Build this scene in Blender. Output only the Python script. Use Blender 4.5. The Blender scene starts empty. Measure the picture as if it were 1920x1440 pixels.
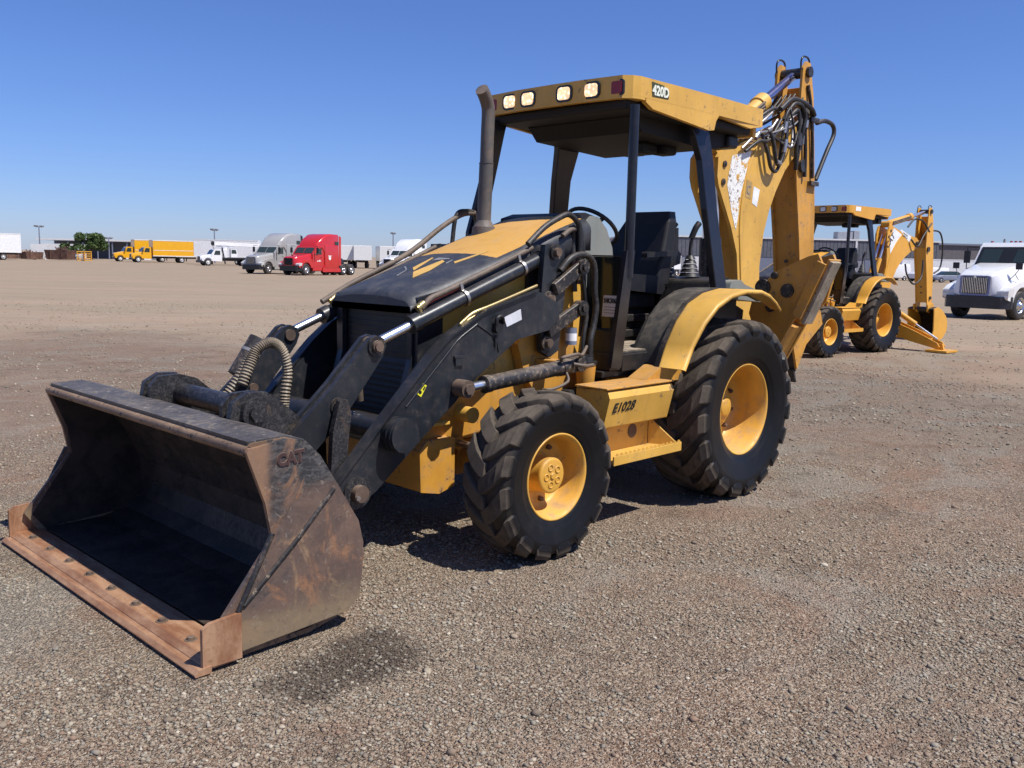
import bpy, math, random
import numpy as np
from mathutils import Vector, Matrix

# ------------------------------------------------------------------ camera, sky, sun, exposure
scene = bpy.context.scene
COL = scene.collection
R = math.radians

def norm(v):
    v = np.asarray(v, float)
    return v / np.linalg.norm(v)

CAM_POS = (3.7965, 4.3779, 1.7014)
YAW, PITCH, ROLL = R(-135.8969), R(-7.8036), R(1.244)
cam_data = bpy.data.cameras.new('camera')
cam_data.sensor_width = 36.0
cam_data.lens = 31.86
cam_data.clip_start = 0.05
cam_data.clip_end = 6000
cam = bpy.data.objects.new('camera', cam_data)
COL.objects.link(cam)
_f = Vector((math.cos(PITCH)*math.cos(YAW), math.cos(PITCH)*math.sin(YAW), math.sin(PITCH)))
_r = Vector((math.sin(YAW), -math.cos(YAW), 0))
_u = _r.cross(_f)
_r2 = math.cos(ROLL)*_r + math.sin(ROLL)*_u
_u2 = -math.sin(ROLL)*_r + math.cos(ROLL)*_u
M = Matrix((( _r2.x, _u2.x, -_f.x, CAM_POS[0]), (_r2.y, _u2.y, -_f.y, CAM_POS[1]),
            (_r2.z, _u2.z, -_f.z, CAM_POS[2]), (0, 0, 0, 1)))
cam.matrix_world = M
scene.camera = cam

SUN = norm((-0.135, 0.497, 0.856))          # towards the sun
world = bpy.data.worlds.new('World')
scene.world = world
world.use_nodes = True
wn = world.node_tree.nodes
wl = world.node_tree.links
bg = wn['Background']
sky = wn.new('ShaderNodeTexSky')
sky.sky_type = 'NISHITA'
sky.sun_disc = False
sky.sun_elevation = math.asin(SUN[2])
sky.sun_rotation = math.atan2(SUN[0], SUN[1])
sky.altitude = 0
sky.air_density = 1.0
sky.dust_density = 0.2
sky.ozone_density = 10.0
tint = wn.new('ShaderNodeMix')
tint.data_type = 'RGBA'; tint.blend_type = 'MULTIPLY'; tint.inputs[0].default_value = 1.0
tint.inputs[7].default_value = (0.95, 0.985, 1.31, 1)          # camera white balance of a clear desert sky
wl.new(sky.outputs[0], tint.inputs[6]); wl.new(tint.outputs[2], bg.inputs['Color'])
bg.inputs['Strength'].default_value = 0.075

sun_data = bpy.data.lights.new('sun', 'SUN')
sun_data.energy = 4.7
sun_data.angle = R(0.53)
sun_data.color = (1.0, 0.955, 0.89)
sun = bpy.data.objects.new('sun', sun_data)
COL.objects.link(sun)
sun.rotation_euler = Vector(SUN).to_track_quat('Z', 'Y').to_euler()
sun.location = (0, 0, 30)

scene.view_settings.view_transform = 'Standard'
scene.view_settings.look = 'None'
scene.view_settings.exposure = 0.40
scene.view_settings.gamma = 1.0
scene.view_settings.use_curve_mapping = False

# ------------------------------------------------------------------ mesh helpers
class MB:
    """collects faces, builds one mesh object"""
    def __init__(s):
        s.v = []; s.f = []; s.m = []; s.s = []
    def add(s, verts, faces, mat=0, smooth=False):
        o = len(s.v)
        s.v.extend([tuple(map(float, q)) for q in verts])
        for f in faces:
            s.f.append(tuple(i+o for i in f)); s.m.append(mat); s.s.append(smooth)
        return s
    def box(s, x0, x1, y0, y1, z0, z1, mat=0):
        v = [(x0,y0,z0),(x1,y0,z0),(x1,y1,z0),(x0,y1,z0),(x0,y0,z1),(x1,y0,z1),(x1,y1,z1),(x0,y1,z1)]
        f = [(0,3,2,1),(4,5,6,7),(0,1,5,4),(1,2,6,5),(2,3,7,6),(3,0,4,7)]
        return s.add(v, f, mat)
    def obox(s, c, ax, ay, az, mat=0):
        """box from centre and three half-axis vectors"""
        c, ax, ay, az = (np.asarray(q, float) for q in (c, ax, ay, az))
        if np.dot(np.cross(ax, ay), az) < 0: az = -az
        v = [c+i*ax+j*ay+k*az for k in (-1,1) for (i,j) in ((-1,-1),(1,-1),(1,1),(-1,1))]
        f = [(0,3,2,1),(4,5,6,7),(0,1,5,4),(1,2,6,5),(2,3,7,6),(3,0,4,7)]
        return s.add(v, f, mat)
    def bar(s, p0, p1, w, h, up=(0,0,1), mat=0):
        p0 = np.asarray(p0, float); p1 = np.asarray(p1, float)
        d = p1-p0; L = np.linalg.norm(d); d = d/L
        up = np.asarray(up, float)
        side = np.cross(up, d); side /= np.linalg.norm(side); u = np.cross(d, side)
        return s.obox((p0+p1)/2, d*L/2, side*w/2, u*h/2, mat)
    def prism(s, pts, a0, a1, plane='XZ', mat=0, smooth=False, capmat=None):
        """closed outline extruded along the plane's normal axis from a0 to a1"""
        n = len(pts)
        area = sum(pts[i][0]*pts[(i+1)%n][1]-pts[(i+1)%n][0]*pts[i][1] for i in range(n))
        if area < 0: pts = pts[::-1]
        if a0 > a1: a0, a1 = a1, a0
        if plane == 'XZ':   g = lambda p, a: (p[0], a, p[1]); flip = True
        elif plane == 'YZ': g = lambda p, a: (a, p[0], p[1]); flip = False
        else:               g = lambda p, a: (p[0], p[1], a); flip = False
        v = [g(p, a0) for p in pts]+[g(p, a1) for p in pts]
        lo = tuple(range(n))[::-1]; hi = tuple(range(n, 2*n))
        sides = [(i, (i+1)%n, (i+1)%n+n, i+n) for i in range(n)]
        if flip:
            lo = lo[::-1]; hi = hi[::-1]; sides = [q[::-1] for q in sides]
        s.add(v, sides, mat, smooth)
        s.add(v, [lo, hi], mat if capmat is None else capmat)
        return s
    def cyl(s, p0, p1, r0, r1=None, n=20, mat=0, caps=True, capmat=None):
        if r1 is None: r1 = r0
        p0 = np.asarray(p0, float); p1 = np.asarray(p1, float)
        d = norm(p1-p0)
        a = norm(np.cross(d, (0,0,1) if abs(d[2]) < .9 else (1,0,0))); b = np.cross(d, a)
        th = [2*math.pi*i/n for i in range(n)]
        ring = lambda p, r: [p+r*(math.cos(t)*a+math.sin(t)*b) for t in th]
        v = ring(p0, r0)+ring(p1, r1)
        s.add(v, [(i, (i+1)%n, (i+1)%n+n, i+n) for i in range(n)], mat, True)
        if caps:
            cm = mat if capmat is None else capmat
            s.add(ring(p0, r0), [tuple(range(n))[::-1]], cm)
            s.add(ring(p1, r1), [tuple(range(n))], cm)
        return s
    def tube(s, pts, r, n=8, mat=0, steps=6, ridges=0.0, smooth=True):
        """round tube along a Catmull-Rom curve through pts"""
        P = [np.asarray(q, float) for q in pts]
        if steps > 1 and len(P) > 2:
            Q = [2*P[0]-P[1]]+P+[2*P[-1]-P[-2]]; path = []
            for i in range(1, len(Q)-2):
                for k in range(steps):
                    t = k/steps
                    path.append(.5*((2*Q[i])+(-Q[i-1]+Q[i+1])*t+(2*Q[i-1]-5*Q[i]+4*Q[i+1]-Q[i+2])*t*t
                                    +(-Q[i-1]+3*Q[i]-3*Q[i+1]+Q[i+2])*t**3))
            path.append(P[-1])
        else: path = P
        m = len(path); v = []
        a = None
        for i, q in enumerate(path):
            d = norm(path[min(i+1, m-1)]-path[max(i-1, 0)])
            if a is None: a = norm(np.cross(d, (0,0,1) if abs(d[2]) < .9 else (1,0,0)))
            a = norm(a-np.dot(a, d)*d); b = np.cross(d, a)
            rr = r*(1+ridges*(1 if i % 2 else -1)) if ridges else r
            v += [q+rr*(math.cos(2*math.pi*k/n)*a+math.sin(2*math.pi*k/n)*b) for k in range(n)]
        f = [(i*n+k, i*n+(k+1)%n, (i+1)*n+(k+1)%n, (i+1)*n+k) for i in range(m-1) for k in range(n)]
        s.add(v, f, mat, smooth)
        s.add(v[:n], [tuple(range(n))[::-1]], mat); s.add(v[-n:], [tuple(range(n))], mat)
        return s
    def lathe(s, prof, c, n=48, mat=0, smooth=True, closed=False, sign=1):
        """prof: (radius, offset along +Y*sign); axis through c along Y"""
        m = len(prof); v = []
        for i in range(n):
            t = 2*math.pi*i/n
            for r, a in prof: v.append((c[0]+r*math.sin(t), c[1]+sign*a, c[2]+r*math.cos(t)))
        f = []
        mm = m if closed else m-1
        for i in range(n):
            for k in range(mm):
                q = (i*m+k, i*m+(k+1)%m, ((i+1)%n)*m+(k+1)%m, ((i+1)%n)*m+k)
                f.append(q if sign > 0 else q[::-1])
        return s.add(v, f, mat, smooth)
    def loft(s, rings, mat=0, smooth=True, caps=True):
        n = len(rings[0]); v = [q for r in rings for q in r]
        f = [(i*n+k, i*n+(k+1)%n, (i+1)*n+(k+1)%n, (i+1)*n+k) for i in range(len(rings)-1) for k in range(n)]
        s.add(v, f, mat, smooth)
        if caps:
            s.add(rings[0], [tuple(range(n))[::-1]], mat); s.add(rings[-1], [tuple(range(n))], mat)
        return s
    def xform(s, Mx, start=0):
        for i in range(start, len(s.v)):
            q = Mx @ Vector(s.v[i]); s.v[i] = (q.x, q.y, q.z)
        return s
    def pieces(s, gap=.012, most=24):
        """the separate pieces of what was collected: islands whose boxes do not touch"""
        V = np.array(s.v); n = len(V); par = list(range(n))
        def find(i):
            while par[i] != i: par[i] = par[par[i]]; i = par[i]
            return i
        for f in s.f:
            a = find(f[0])
            for k in f[1:]:
                b = find(k)
                if b != a: par[b] = a
        roots = np.array([find(i) for i in range(n)]); ids = np.unique(roots)
        if len(ids) < 2 or len(ids) > 400: return None
        lo = np.array([V[roots == r].min(0) for r in ids])-gap/2; hi = np.array([V[roots == r].max(0) for r in ids])+gap/2
        k = len(ids); p2 = list(range(k))
        def f2(i):
            while p2[i] != i: p2[i] = p2[p2[i]]; i = p2[i]
            return i
        for i in range(k):
            t = np.all((lo <= hi[i]) & (hi >= lo[i]), axis=1)
            for j in np.nonzero(t)[0]:
                a, b = f2(i), f2(int(j))
                if a != b: p2[b] = a
        cl = {r: f2(i) for i, r in enumerate(ids)}
        names = sorted(set(cl.values()))
        if len(names) < 2 or len(names) > most: return None
        out = []
        vc = [cl[r] for r in roots]
        for c in names:
            m = MB(); mp = {}
            for i in range(n):
                if vc[i] == c: mp[i] = len(m.v); m.v.append(s.v[i])
            for f, a, b in zip(s.f, s.m, s.s):
                if vc[f[0]] == c: m.f.append(tuple(mp[q] for q in f)); m.m.append(a); m.s.append(b)
            out.append(m)
        out.sort(key=lambda m: -len(m.v))
        return out
    def build(s, name, mats, parent=None, bevel=0.0, seg=2, split=True):
        if split:
            ps = s.pieces()
            if ps:
                return [m.build(name, mats, parent, bevel, seg, False) for m in ps][0]
        me = bpy.data.meshes.new(name)
        me.from_pydata(s.v, [], s.f)
        if not isinstance(mats, (list, tuple)): mats = [mats]
        for m in mats: me.materials.append(m)
        me.polygons.foreach_set('material_index', s.m)
        me.polygons.foreach_set('use_smooth', s.s)
        me.update()
        o = bpy.data.objects.new(name, me)
        COL.objects.link(o)
        if parent is not None: o.parent = parent
        if bevel:
            b = o.modifiers.new('bevel', 'BEVEL'); b.width = bevel; b.segments = seg
            b.limit_method = 'ANGLE'; b.angle_limit = R(50); b.harden_normals = False
        return o

def thick(path, t):
    """closed outline of a polyline with thickness t to its left"""
    P = [np.asarray(q, float) for q in path]; n = len(P); off = []
    for i in range(n):
        d0 = norm(P[i]-P[i-1]) if i else norm(P[1]-P[0])
        d1 = norm(P[i+1]-P[i]) if i < n-1 else d0
        nn = norm(np.array([-(d0+d1)[1], (d0+d1)[0]])); c = max(.5, np.dot(nn, [-d0[1], d0[0]]))
        off.append(P[i]+nn*t/c)
    return [tuple(q) for q in P]+[tuple(q) for q in off[::-1]]

def rrect(w, h, r, n=4):
    """rounded rectangle outline centred at 0"""
    o = []
    for cx, cy, a0 in ((w/2-r, h/2-r, 0), (-w/2+r, h/2-r, 90), (-w/2+r, -h/2+r, 180), (w/2-r, -h/2+r, 270)):
        for k in range(n+1):
            a = R(a0+90*k/n); o.append((cx+r*math.cos(a), cy+r*math.sin(a)))
    return o

def disc(cx, cz, r, n=18, a0=0, a1=360):
    return [(cx+r*math.cos(R(a0+(a1-a0)*k/n)), cz+r*math.sin(R(a0+(a1-a0)*k/n))) for k in range(n+(0 if a1-a0 >= 360 else 1))]

def empty(name, loc=(0,0,0), rz=0.0, parent=None):
    o = bpy.data.objects.new(name, None); COL.objects.link(o)
    o.empty_display_size = .3
    o.location = loc; o.rotation_euler = (0, 0, rz)
    if parent is not None: o.parent = parent
    return o

def tag(o, label=None, cat=None, group=None, kind=None):
    if label: o['label'] = label
    if cat: o['category'] = cat
    if group: o['group'] = group
    if kind: o['kind'] = kind
    return o

def text(name, body, size, origin, xdir, ydir, mat, parent=None, shear=0.0, bold=0.0, depth=0.0015, sx=1.0, align='LEFT'):
    cu = bpy.data.curves.new(name, 'FONT'); cu.body = body; cu.size = size; cu.shear = shear
    cu.offset = bold; cu.extrude = depth; cu.align_x = align; cu.resolution_u = 3
    t = bpy.data.objects.new(name+'_curve', cu); COL.objects.link(t)
    dg = bpy.context.evaluated_depsgraph_get()
    me = bpy.data.meshes.new_from_object(t.evaluated_get(dg))
    bpy.data.objects.remove(t)
    x = norm(xdir); y = np.asarray(ydir, float); y = norm(y-np.dot(y, x)*x); z = np.cross(x, y)
    Mx = Matrix(((x[0]*sx, y[0], z[0], origin[0]), (x[1]*sx, y[1], z[1], origin[1]), (x[2]*sx, y[2], z[2], origin[2]), (0,0,0,1)))
    me.transform(Mx)
    me.materials.clear(); me.materials.append(mat)
    o = bpy.data.objects.new(name, me); COL.objects.link(o)
    if parent is not None: o.parent = parent
    return o

def copy_tree(o, parent=None):
    c = o.copy(); COL.objects.link(c)
    if parent is not None: c.parent = parent
    for ch in list(o.children): copy_tree(ch, c)
    return c

# ------------------------------------------------------------------ materials
def hexc(h):
    h = h.lstrip('#'); o = []
    for i in (0, 2, 4):
        c = int(h[i:i+2], 16)/255
        o.append(c/12.92 if c <= .04045 else ((c+.055)/1.055)**2.4)
    return tuple(o)+(1,)

class NT:
    def __init__(s, name):
        s.mat = bpy.data.materials.new(name); s.mat.use_nodes = True
        s.n = s.mat.node_tree.nodes; s.l = s.mat.node_tree.links
        s.b = s.n['Principled BSDF']
        s.tc = s.n.new('ShaderNodeTexCoord')
    def noise(s, scale, detail=4, rough=.55, vec=None, stretch=None, dist=0.0):
        t = s.n.new('ShaderNodeTexNoise'); t.inputs['Scale'].default_value = scale
        t.inputs['Detail'].default_value = detail; t.inputs['Roughness'].default_value = rough
        t.inputs['Distortion'].default_value = dist
        v = vec or s.tc.outputs['Object']
        if stretch:
            mp = s.n.new('ShaderNodeMapping'); mp.inputs['Scale'].default_value = stretch
            s.l.new(v, mp.inputs['Vector']); v = mp.outputs[0]
        s.l.new(v, t.inputs['Vector']); return t.outputs['Fac']
    def voro(s, scale, feature='F1', out='Distance', vec=None):
        t = s.n.new('ShaderNodeTexVoronoi'); t.inputs['Scale'].default_value = scale; t.feature = feature
        s.l.new(vec or s.tc.outputs['Object'], t.inputs['Vector']); return t.outputs[out]
    def ramp(s, fac, a, b, lo=0.0, hi=1.0):
        t = s.n.new('ShaderNodeMapRange'); t.clamp = True; t.interpolation_type = 'SMOOTHSTEP'
        t.inputs['From Min'].default_value = a; t.inputs['From Max'].default_value = b
        t.inputs['To Min'].default_value = lo; t.inputs['To Max'].default_value = hi
        s.l.new(fac, t.inputs['Value']); return t.outputs[0]
    def mix(s, fac, a, b, mode='MIX'):
        t = s.n.new('ShaderNodeMix'); t.data_type = 'RGBA'; t.blend_type = mode
        for sock, val in ((0, fac), (6, a), (7, b)):
            if isinstance(val, (int, float)): t.inputs[sock].default_value = val
            elif isinstance(val, (tuple, list)): t.inputs[sock].default_value = tuple(val)[:3]+(1,)
            else: s.l.new(val, t.inputs[sock])
        return t.outputs[2]
    def math(s, op, a, b=0.0, clamp=False):
        t = s.n.new('ShaderNodeMath'); t.operation = op; t.use_clamp = clamp
        for i, val in enumerate((a, b)):
            if isinstance(val, (int, float)): t.inputs[i].default_value = val
            else: s.l.new(val, t.inputs[i])
        return t.outputs[0]
    def sep(s, v):
        t = s.n.new('ShaderNodeSeparateXYZ'); s.l.new(v, t.inputs[0]); return t.outputs
    def bump(s, h, strength=.3, dist=.01, normal=None):
        t = s.n.new('ShaderNodeBump'); t.inputs['Strength'].default_value = strength; t.inputs['Distance'].default_value = dist
        s.l.new(h, t.inputs['Height'])
        if normal: s.l.new(normal, t.inputs['Normal'])
        s.l.new(t.outputs[0], s.b.inputs['Normal']); return t.outputs[0]
    def set(s, **k):
        for key, val in k.items():
            sock = s.b.inputs[key.replace('_', ' ')]
            if isinstance(val, (int, float)): sock.default_value = val
            elif isinstance(val, (tuple, list)): sock.default_value = tuple(val)[:3]+(1,)
            else: s.l.new(val, sock)
        return s.mat

def paint(name, col, rough=.4, dust=(.24,.18,.12), damt=.35, var=.12, chips=None, camt=0.0, metallic=0.0, scale=1.0, spec=.5):
    """worn paint: tone drift, dust film that gathers on upward faces, chipped spots"""
    t = NT(name)
    n1 = t.noise(2.2*scale, 5, .6); run = t.noise(7*scale, 5, .65, stretch=(1, 1, .12)); n2 = t.noise(14*scale, 6, .65); n3 = t.noise(60*scale, 3, .6)
    c = t.mix(t.ramp(n1, .3, .7), tuple(x*(1-var) for x in col[:3]), tuple(min(1, x*(1+var)) for x in col[:3]))
    c = t.mix(t.math('MULTIPLY', t.ramp(run, .50, .70), var*1.6), c, tuple(x*.35 for x in col[:3]))
    d = t.math('MULTIPLY', t.ramp(t.math('ADD', t.math('MULTIPLY', n2, .6), t.math('MULTIPLY', n1, .4)), .46, .70), damt)
    geo = t.n.new('ShaderNodeNewGeometry')
    up = t.ramp(t.sep(geo.outputs['Normal'])[2], .3, 1.0, 0.0, damt*.55)
    d = t.math('ADD', d, t.math('MULTIPLY', up, t.ramp(n2, .2, .6, .4, 1)), True)
    c = t.mix(d, c, dust)
    if chips is not None:
        k = t.ramp(t.math('ADD', t.math('MULTIPLY', n2, .7), t.math('MULTIPLY', n3, .3)), .62-camt*.2, .66-camt*.2)
        c = t.mix(t.math('MULTIPLY', k, min(1, camt*4)), c, chips)
    t.bump(n3, .06, .004)
    return t.set(Base_Color=c, Roughness=t.ramp(d, 0, .6, rough, .85), Metallic=metallic, Specular_IOR_Level=spec)

def plain(name, col, rough=.5, metallic=0.0, spec=.5, emit=None, estr=0.0, bump=0.0, coat=0.0):
    t = NT(name); n = t.noise(9, 5, .6)
    c = t.mix(t.ramp(n, .3, .7), tuple(x*.88 for x in col[:3]), tuple(min(1, x*1.1) for x in col[:3]))
    if bump: t.bump(t.noise(70, 3), bump, .005)
    t.set(Base_Color=c, Roughness=rough, Metallic=metallic, Specular_IOR_Level=spec, Coat_Weight=coat)
    if emit: t.set(Emission_Color=emit, Emission_Strength=estr)
    return t.mat
DUST = (.27, .20, .145)
YEL = paint('yellow paint', (.66, .375, .064), .46, (.36,.27,.17), .26, .13, chips=(.12, .07, .04), camt=.15)
YEL2 = paint('orange yellow paint', (.68, .335, .035), .40, (.36,.27,.17), .20, .08)
YELD = paint('dirty yellow paint', (.55, .265, .035), .55, DUST, .50, .16, chips=(.08, .045, .03), camt=.16)
RIMY = paint('wheel yellow paint', (.66, .350, .050), .42, DUST, .45, .16, chips=(.09, .05, .03), camt=.08)
BLK = paint('black paint', (.015, .018, .023), .33, DUST, .10, .25, chips=(.16, .14, .12), camt=.05, scale=1.5)
BLKG = paint('gloss black paint', (.010, .010, .014), .30, DUST, .05, .2, scale=1.5)
BLKD = paint('scuffed black steel', (.018, .017, .017), .45, DUST, .45, .3, chips=(.20, .155, .11), camt=.24, scale=2.2)
PLAST = paint('black plastic', (.010, .010, .011), .5, DUST, .09, .2)
HEADL = paint('black headliner', (.006, .005, .005), .7, DUST, .0, .2)
FABRIC = paint('black seat vinyl', (.008, .008, .010), .55, DUST, .05, .2)
GREYP = paint('grey green plastic', (.20, .215, .195), .5, DUST, .25, .08)
FLOORM = paint('dusty floor mat', (.10, .085, .065), .9, (.33, .26, .19), .9, .2)
MATB = paint('dusty black fender', (.030, .029, .028), .55, (.20, .165, .12), .42, .25)
STEEL = plain('bare steel', (.42, .39, .36), .38, .85)
CHROME = plain('chrome rod', (.86, .85, .83), .30, 1.0)
MUFF = paint('grey muffler steel', (.085, .080, .075), .55, (.19, .13, .09), .55, .2)
RUSTY = paint('rusty fitting', (.10, .065, .045), .7, DUST, .5, .3)
BRASS = plain('brass fitting', (.50, .38, .17), .35, .8)
RUBBER = paint('hose rubber', (.016, .016, .016), .5, DUST, .25, .2, scale=3)
HOSEB = paint('dusty brown hose', (.10, .075, .055), .6, DUST, .5, .2, scale=3)
SLEEVE = plain('orange red sleeve', (.55, .09, .05), .5)
GUARD = paint('hose spring guard', (.20, .165, .115), .5, DUST, .4, .25, scale=5)
WHITE = plain('white paint', (.78, .78, .77), .32, coat=.3)
WHITED = plain('off white panel', (.70, .70, .68), .5)
LABELW = plain('white label', (.62, .63, .66), .5)
LABELY = plain('yellow label', (.75, .70, .03), .5)
INKB = plain('black ink', (.012, .012, .012), .5)
INKR = plain('dark red ink', (.055, .028, .025), .6)
INKW = plain('white ink', (.72, .74, .62), .5)
INKG = plain('dark green decal', (.05, .055, .02), .5)
GOLD = paint('worn yellow under paint', (.60, .36, .08), .6, DUST, .3, .2)
GREYL = plain('scratched grey', (.20, .20, .21), .6)
PADM = paint('pale worn pad', (.36, .30, .21), .8, (.42,.36,.26), .5, .25, chips=(.12,.09,.06), camt=.3, scale=3)
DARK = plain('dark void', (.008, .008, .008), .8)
GRILLE = paint('black grille mesh', (.010, .010, .012), .5, DUST, .06, .2)
def _lens():
    t = NT('lit lamp lens'); n = t.voro(38, 'F1'); n2 = t.noise(12, 3)
    t.set(Base_Color=(.75, .70, .58), Roughness=.12, Emission_Color=t.mix(t.ramp(n, .1, .5), (1.0, .86, .58), (1.0, .62, .26)), Emission_Strength=t.math('MULTIPLY', t.ramp(n, .05, .60, 1.9, .85), t.ramp(n2, .3, .7, .7, 1.1)))
    return t.mat
LENS = _lens()
LENSC = plain('clear lamp lens', (.62, .62, .60), .12)
REDL = plain('red lamp lens', (.28, .018, .012), .2)
AMBER = plain('amber lamp', (.65, .16, .01), .25)

def _tyre():
    t = NT('tyre rubber')
    n = t.noise(9, 5, .65); n2 = t.noise(55, 4, .6)
    geo = t.n.new('ShaderNodeNewGeometry')
    pos = t.sep(t.tc.outputs['Object'])
    rad = t.math('POWER', t.math('ADD', t.math('MULTIPLY', pos[0], pos[0]), t.math('MULTIPLY', pos[2], pos[2])), .5)
    t.rad = rad
    a = t.n.new('ShaderNodeAttribute'); a.attribute_name = 'tread'
    tread = t.math('MULTIPLY', a.outputs['Fac'], t.ramp(n, .28, .58, .45, 1.0))
    side = t.math('MULTIPLY', t.ramp(n, .50, .75), .05)
    d = t.math('MAXIMUM', t.math('MULTIPLY', tread, .66), side)
    c = t.mix(d, (.008, .008, .009), (.150, .120, .090))
    t.bump(n2, .12, .004)
    return t.set(Base_Color=c, Roughness=t.ramp(d, 0, .5, .42, .85), Specular_IOR_Level=.20)
TYRE = _tyre()
TYREF = paint('far tyre rubber', (.018, .018, .019), .7, DUST, .3, .2)

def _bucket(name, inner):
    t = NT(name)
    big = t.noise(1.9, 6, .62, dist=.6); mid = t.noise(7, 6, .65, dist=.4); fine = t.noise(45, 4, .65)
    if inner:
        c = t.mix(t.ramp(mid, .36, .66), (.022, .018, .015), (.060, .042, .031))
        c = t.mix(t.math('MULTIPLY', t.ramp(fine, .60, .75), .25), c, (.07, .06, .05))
    else:
        # dark red-brown rust, orange scuffs, tan dirt along the lower edge, islands of old black paint
        big2 = t.noise(3.1, 6, .7, dist=1.2, stretch=(1.2, 1, 1.0)); rub = t.noise(5, 6, .7, dist=.8, stretch=(1.6, 1, .8))
        c = t.mix(t.ramp(mid, .30, .70), (.098, .068, .056), (.175, .112, .082))
        c = t.mix(t.math('MULTIPLY', t.ramp(big2, .50, .68), .75), c, (.36, .180, .085))
        c = t.mix(t.math('MULTIPLY', t.ramp(rub, .56, .66), .75), c, (.33, .21, .115))
        z = t.sep(t.tc.outputs['Object'])[2]
        low = t.ramp(t.math('ADD', z, t.math('MULTIPLY', t.math('SUBTRACT', mid, .5), .35)), .24, .10)
        c = t.mix(t.math('MULTIPLY', low, .8), c, (.250, .185, .110))
        c = t.mix(t.math('MULTIPLY', t.ramp(fine, .50, .70), .40), c, (.07, .042, .03))
        hi_ = t.math('MULTIPLY', t.ramp(t.math('ADD', z, t.math('MULTIPLY', big, .5)), .86, .98), t.ramp(big2, .62, .50))
        px = t.sep(t.tc.outputs['Object'])[0]
        hi_ = t.math('MULTIPLY', hi_, t.ramp(t.math('ADD', px, t.math('MULTIPLY', t.math('SUBTRACT', big2, .5), .25)), 1.90, 1.82))
        old = t.math('MAXIMUM', t.math('MULTIPLY', t.ramp(t.math('ADD', t.math('MULTIPLY', big, .7), t.math('MULTIPLY', mid, .3)), .515, .60), .85), hi_)
        c = t.mix(old, c, t.mix(t.ramp(t.noise(18, 5, .7, dist=.6, stretch=(1, 1, 2.6)), .42, .62), (.030, .030, .032), (.095, .090, .086)))
        fe = t.ramp(t.math('ADD', px, t.math('MULTIPLY', t.math('SUBTRACT', mid, .5), .08)), 1.86, 1.90)
        fe = t.math('MULTIPLY', fe, t.ramp(t.math('ADD', z, t.math('MULTIPLY', t.math('SUBTRACT', mid, .5), .2)), .44, .60))
        c = t.mix(t.math('MULTIPLY', fe, .6), c, (.33, .19, .105))
        c = t.mix(t.math('MULTIPLY', t.ramp(t.noise(22, 5, .7, dist=2.0), .60, .64), .45), c, (.30, .25, .19))
    t.bump(t.math('ADD', mid, t.math('MULTIPLY', fine, .5)), .12, .006)
    return t.set(Base_Color=c, Roughness=t.ramp(fine, .3, .7, .42, .75), Metallic=.15)
BKT_OUT = _bucket('rusted bucket steel', False)
BKT_IN = _bucket('bucket inside with painted shade', True)  # worn brown steel, with the bucket's inner shade put into its near-black colour
BKT_LIP = paint('bucket lip steel', (.20, .125, .075), .55, (.33,.24,.16), .5, .3, chips=(.05,.04,.035), camt=.35, metallic=.2, scale=2.0)
SPILL = paint('scraped spill guard', (.075, .072, .070), .40, (.24,.185,.135), .40, .4, chips=(.26,.255,.25), camt=.22, metallic=.35, scale=2.0)
BKT_LET = plain('rubbed letter edge', (.17, .11, .085), .6)

def _edge():
    t = NT('worn cutting edge')
    mid = t.noise(5, 6, .65, stretch=(2.5, .6, 1)); fine = t.noise(60, 4, .65)
    c = t.mix(t.ramp(mid, .32, .68), (.24, .105, .05), (.44, .26, .15))
    c = t.mix(t.math('MULTIPLY', t.ramp(fine, .52, .72), .5), c, (.16, .085, .05))
    t.bump(t.math('ADD', mid, fine), .15, .004)
    return t.set(Base_Color=c, Roughness=.62, Metallic=.2)
EDGE = _edge()

def _worn():
    t = NT('scraped black steel')
    mid = t.noise(26, 7, .75, dist=1.5); fine = t.noise(95, 5, .75); st = t.noise(7, 6, .7, dist=1.0)
    c = t.mix(t.ramp(mid, .44, .66), (.026, .026, .029), (.085, .080, .078))
    c = t.mix(t.math('MULTIPLY', t.ramp(fine, .52, .66), .7), c, (.17, .15, .13))
    c = t.mix(t.math('MULTIPLY', t.ramp(st, .56, .68), .5), c, (.16, .115, .08))
    t.bump(t.math('ADD', mid, fine), .2, .004)
    return t.set(Base_Color=c, Roughness=.42, Metallic=.45)
WORN = _worn()

def _glass(name, col, alpha_mix=.5, rough=.02):
    t = NT(name)
    t.set(Base_Color=col, Roughness=rough, Transmission_Weight=alpha_mix, IOR=1.45)
    return t.mat
GLASS_DK = _glass('tinted cab glass', (.022, .030, .027), .30, .08)
GLASS = _glass('truck glass', (.030, .045, .045), .0, .04)

def carpaint(name, col, rough=.22):
    t = NT(name); n = t.noise(3, 4, .6); f = t.noise(20, 5)
    c = t.mix(t.ramp(n, .3, .7), tuple(x*.92 for x in col), col)
    c = t.mix(t.math('MULTIPLY', t.ramp(f, .52, .75), .18), c, DUST)
    return t.set(Base_Color=c, Roughness=rough, Coat_Weight=.5, Coat_Roughness=.1)
C_SILVER = carpaint('silver truck paint', (.36, .355, .34))
C_RED = carpaint('red truck paint', (.52, .020, .022))
C_WHITE = carpaint('white truck paint', (.80, .80, .80))
C_YEL = carpaint('yellow truck paint', (.80, .40, .012))
C_BLUE = carpaint('blue car paint', (.30, .40, .48))
C_GREY = plain('bluish grey plastic', (.18, .20, .26), .4)
TRIM = plain('black trim', (.016, .016, .017), .45)

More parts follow.
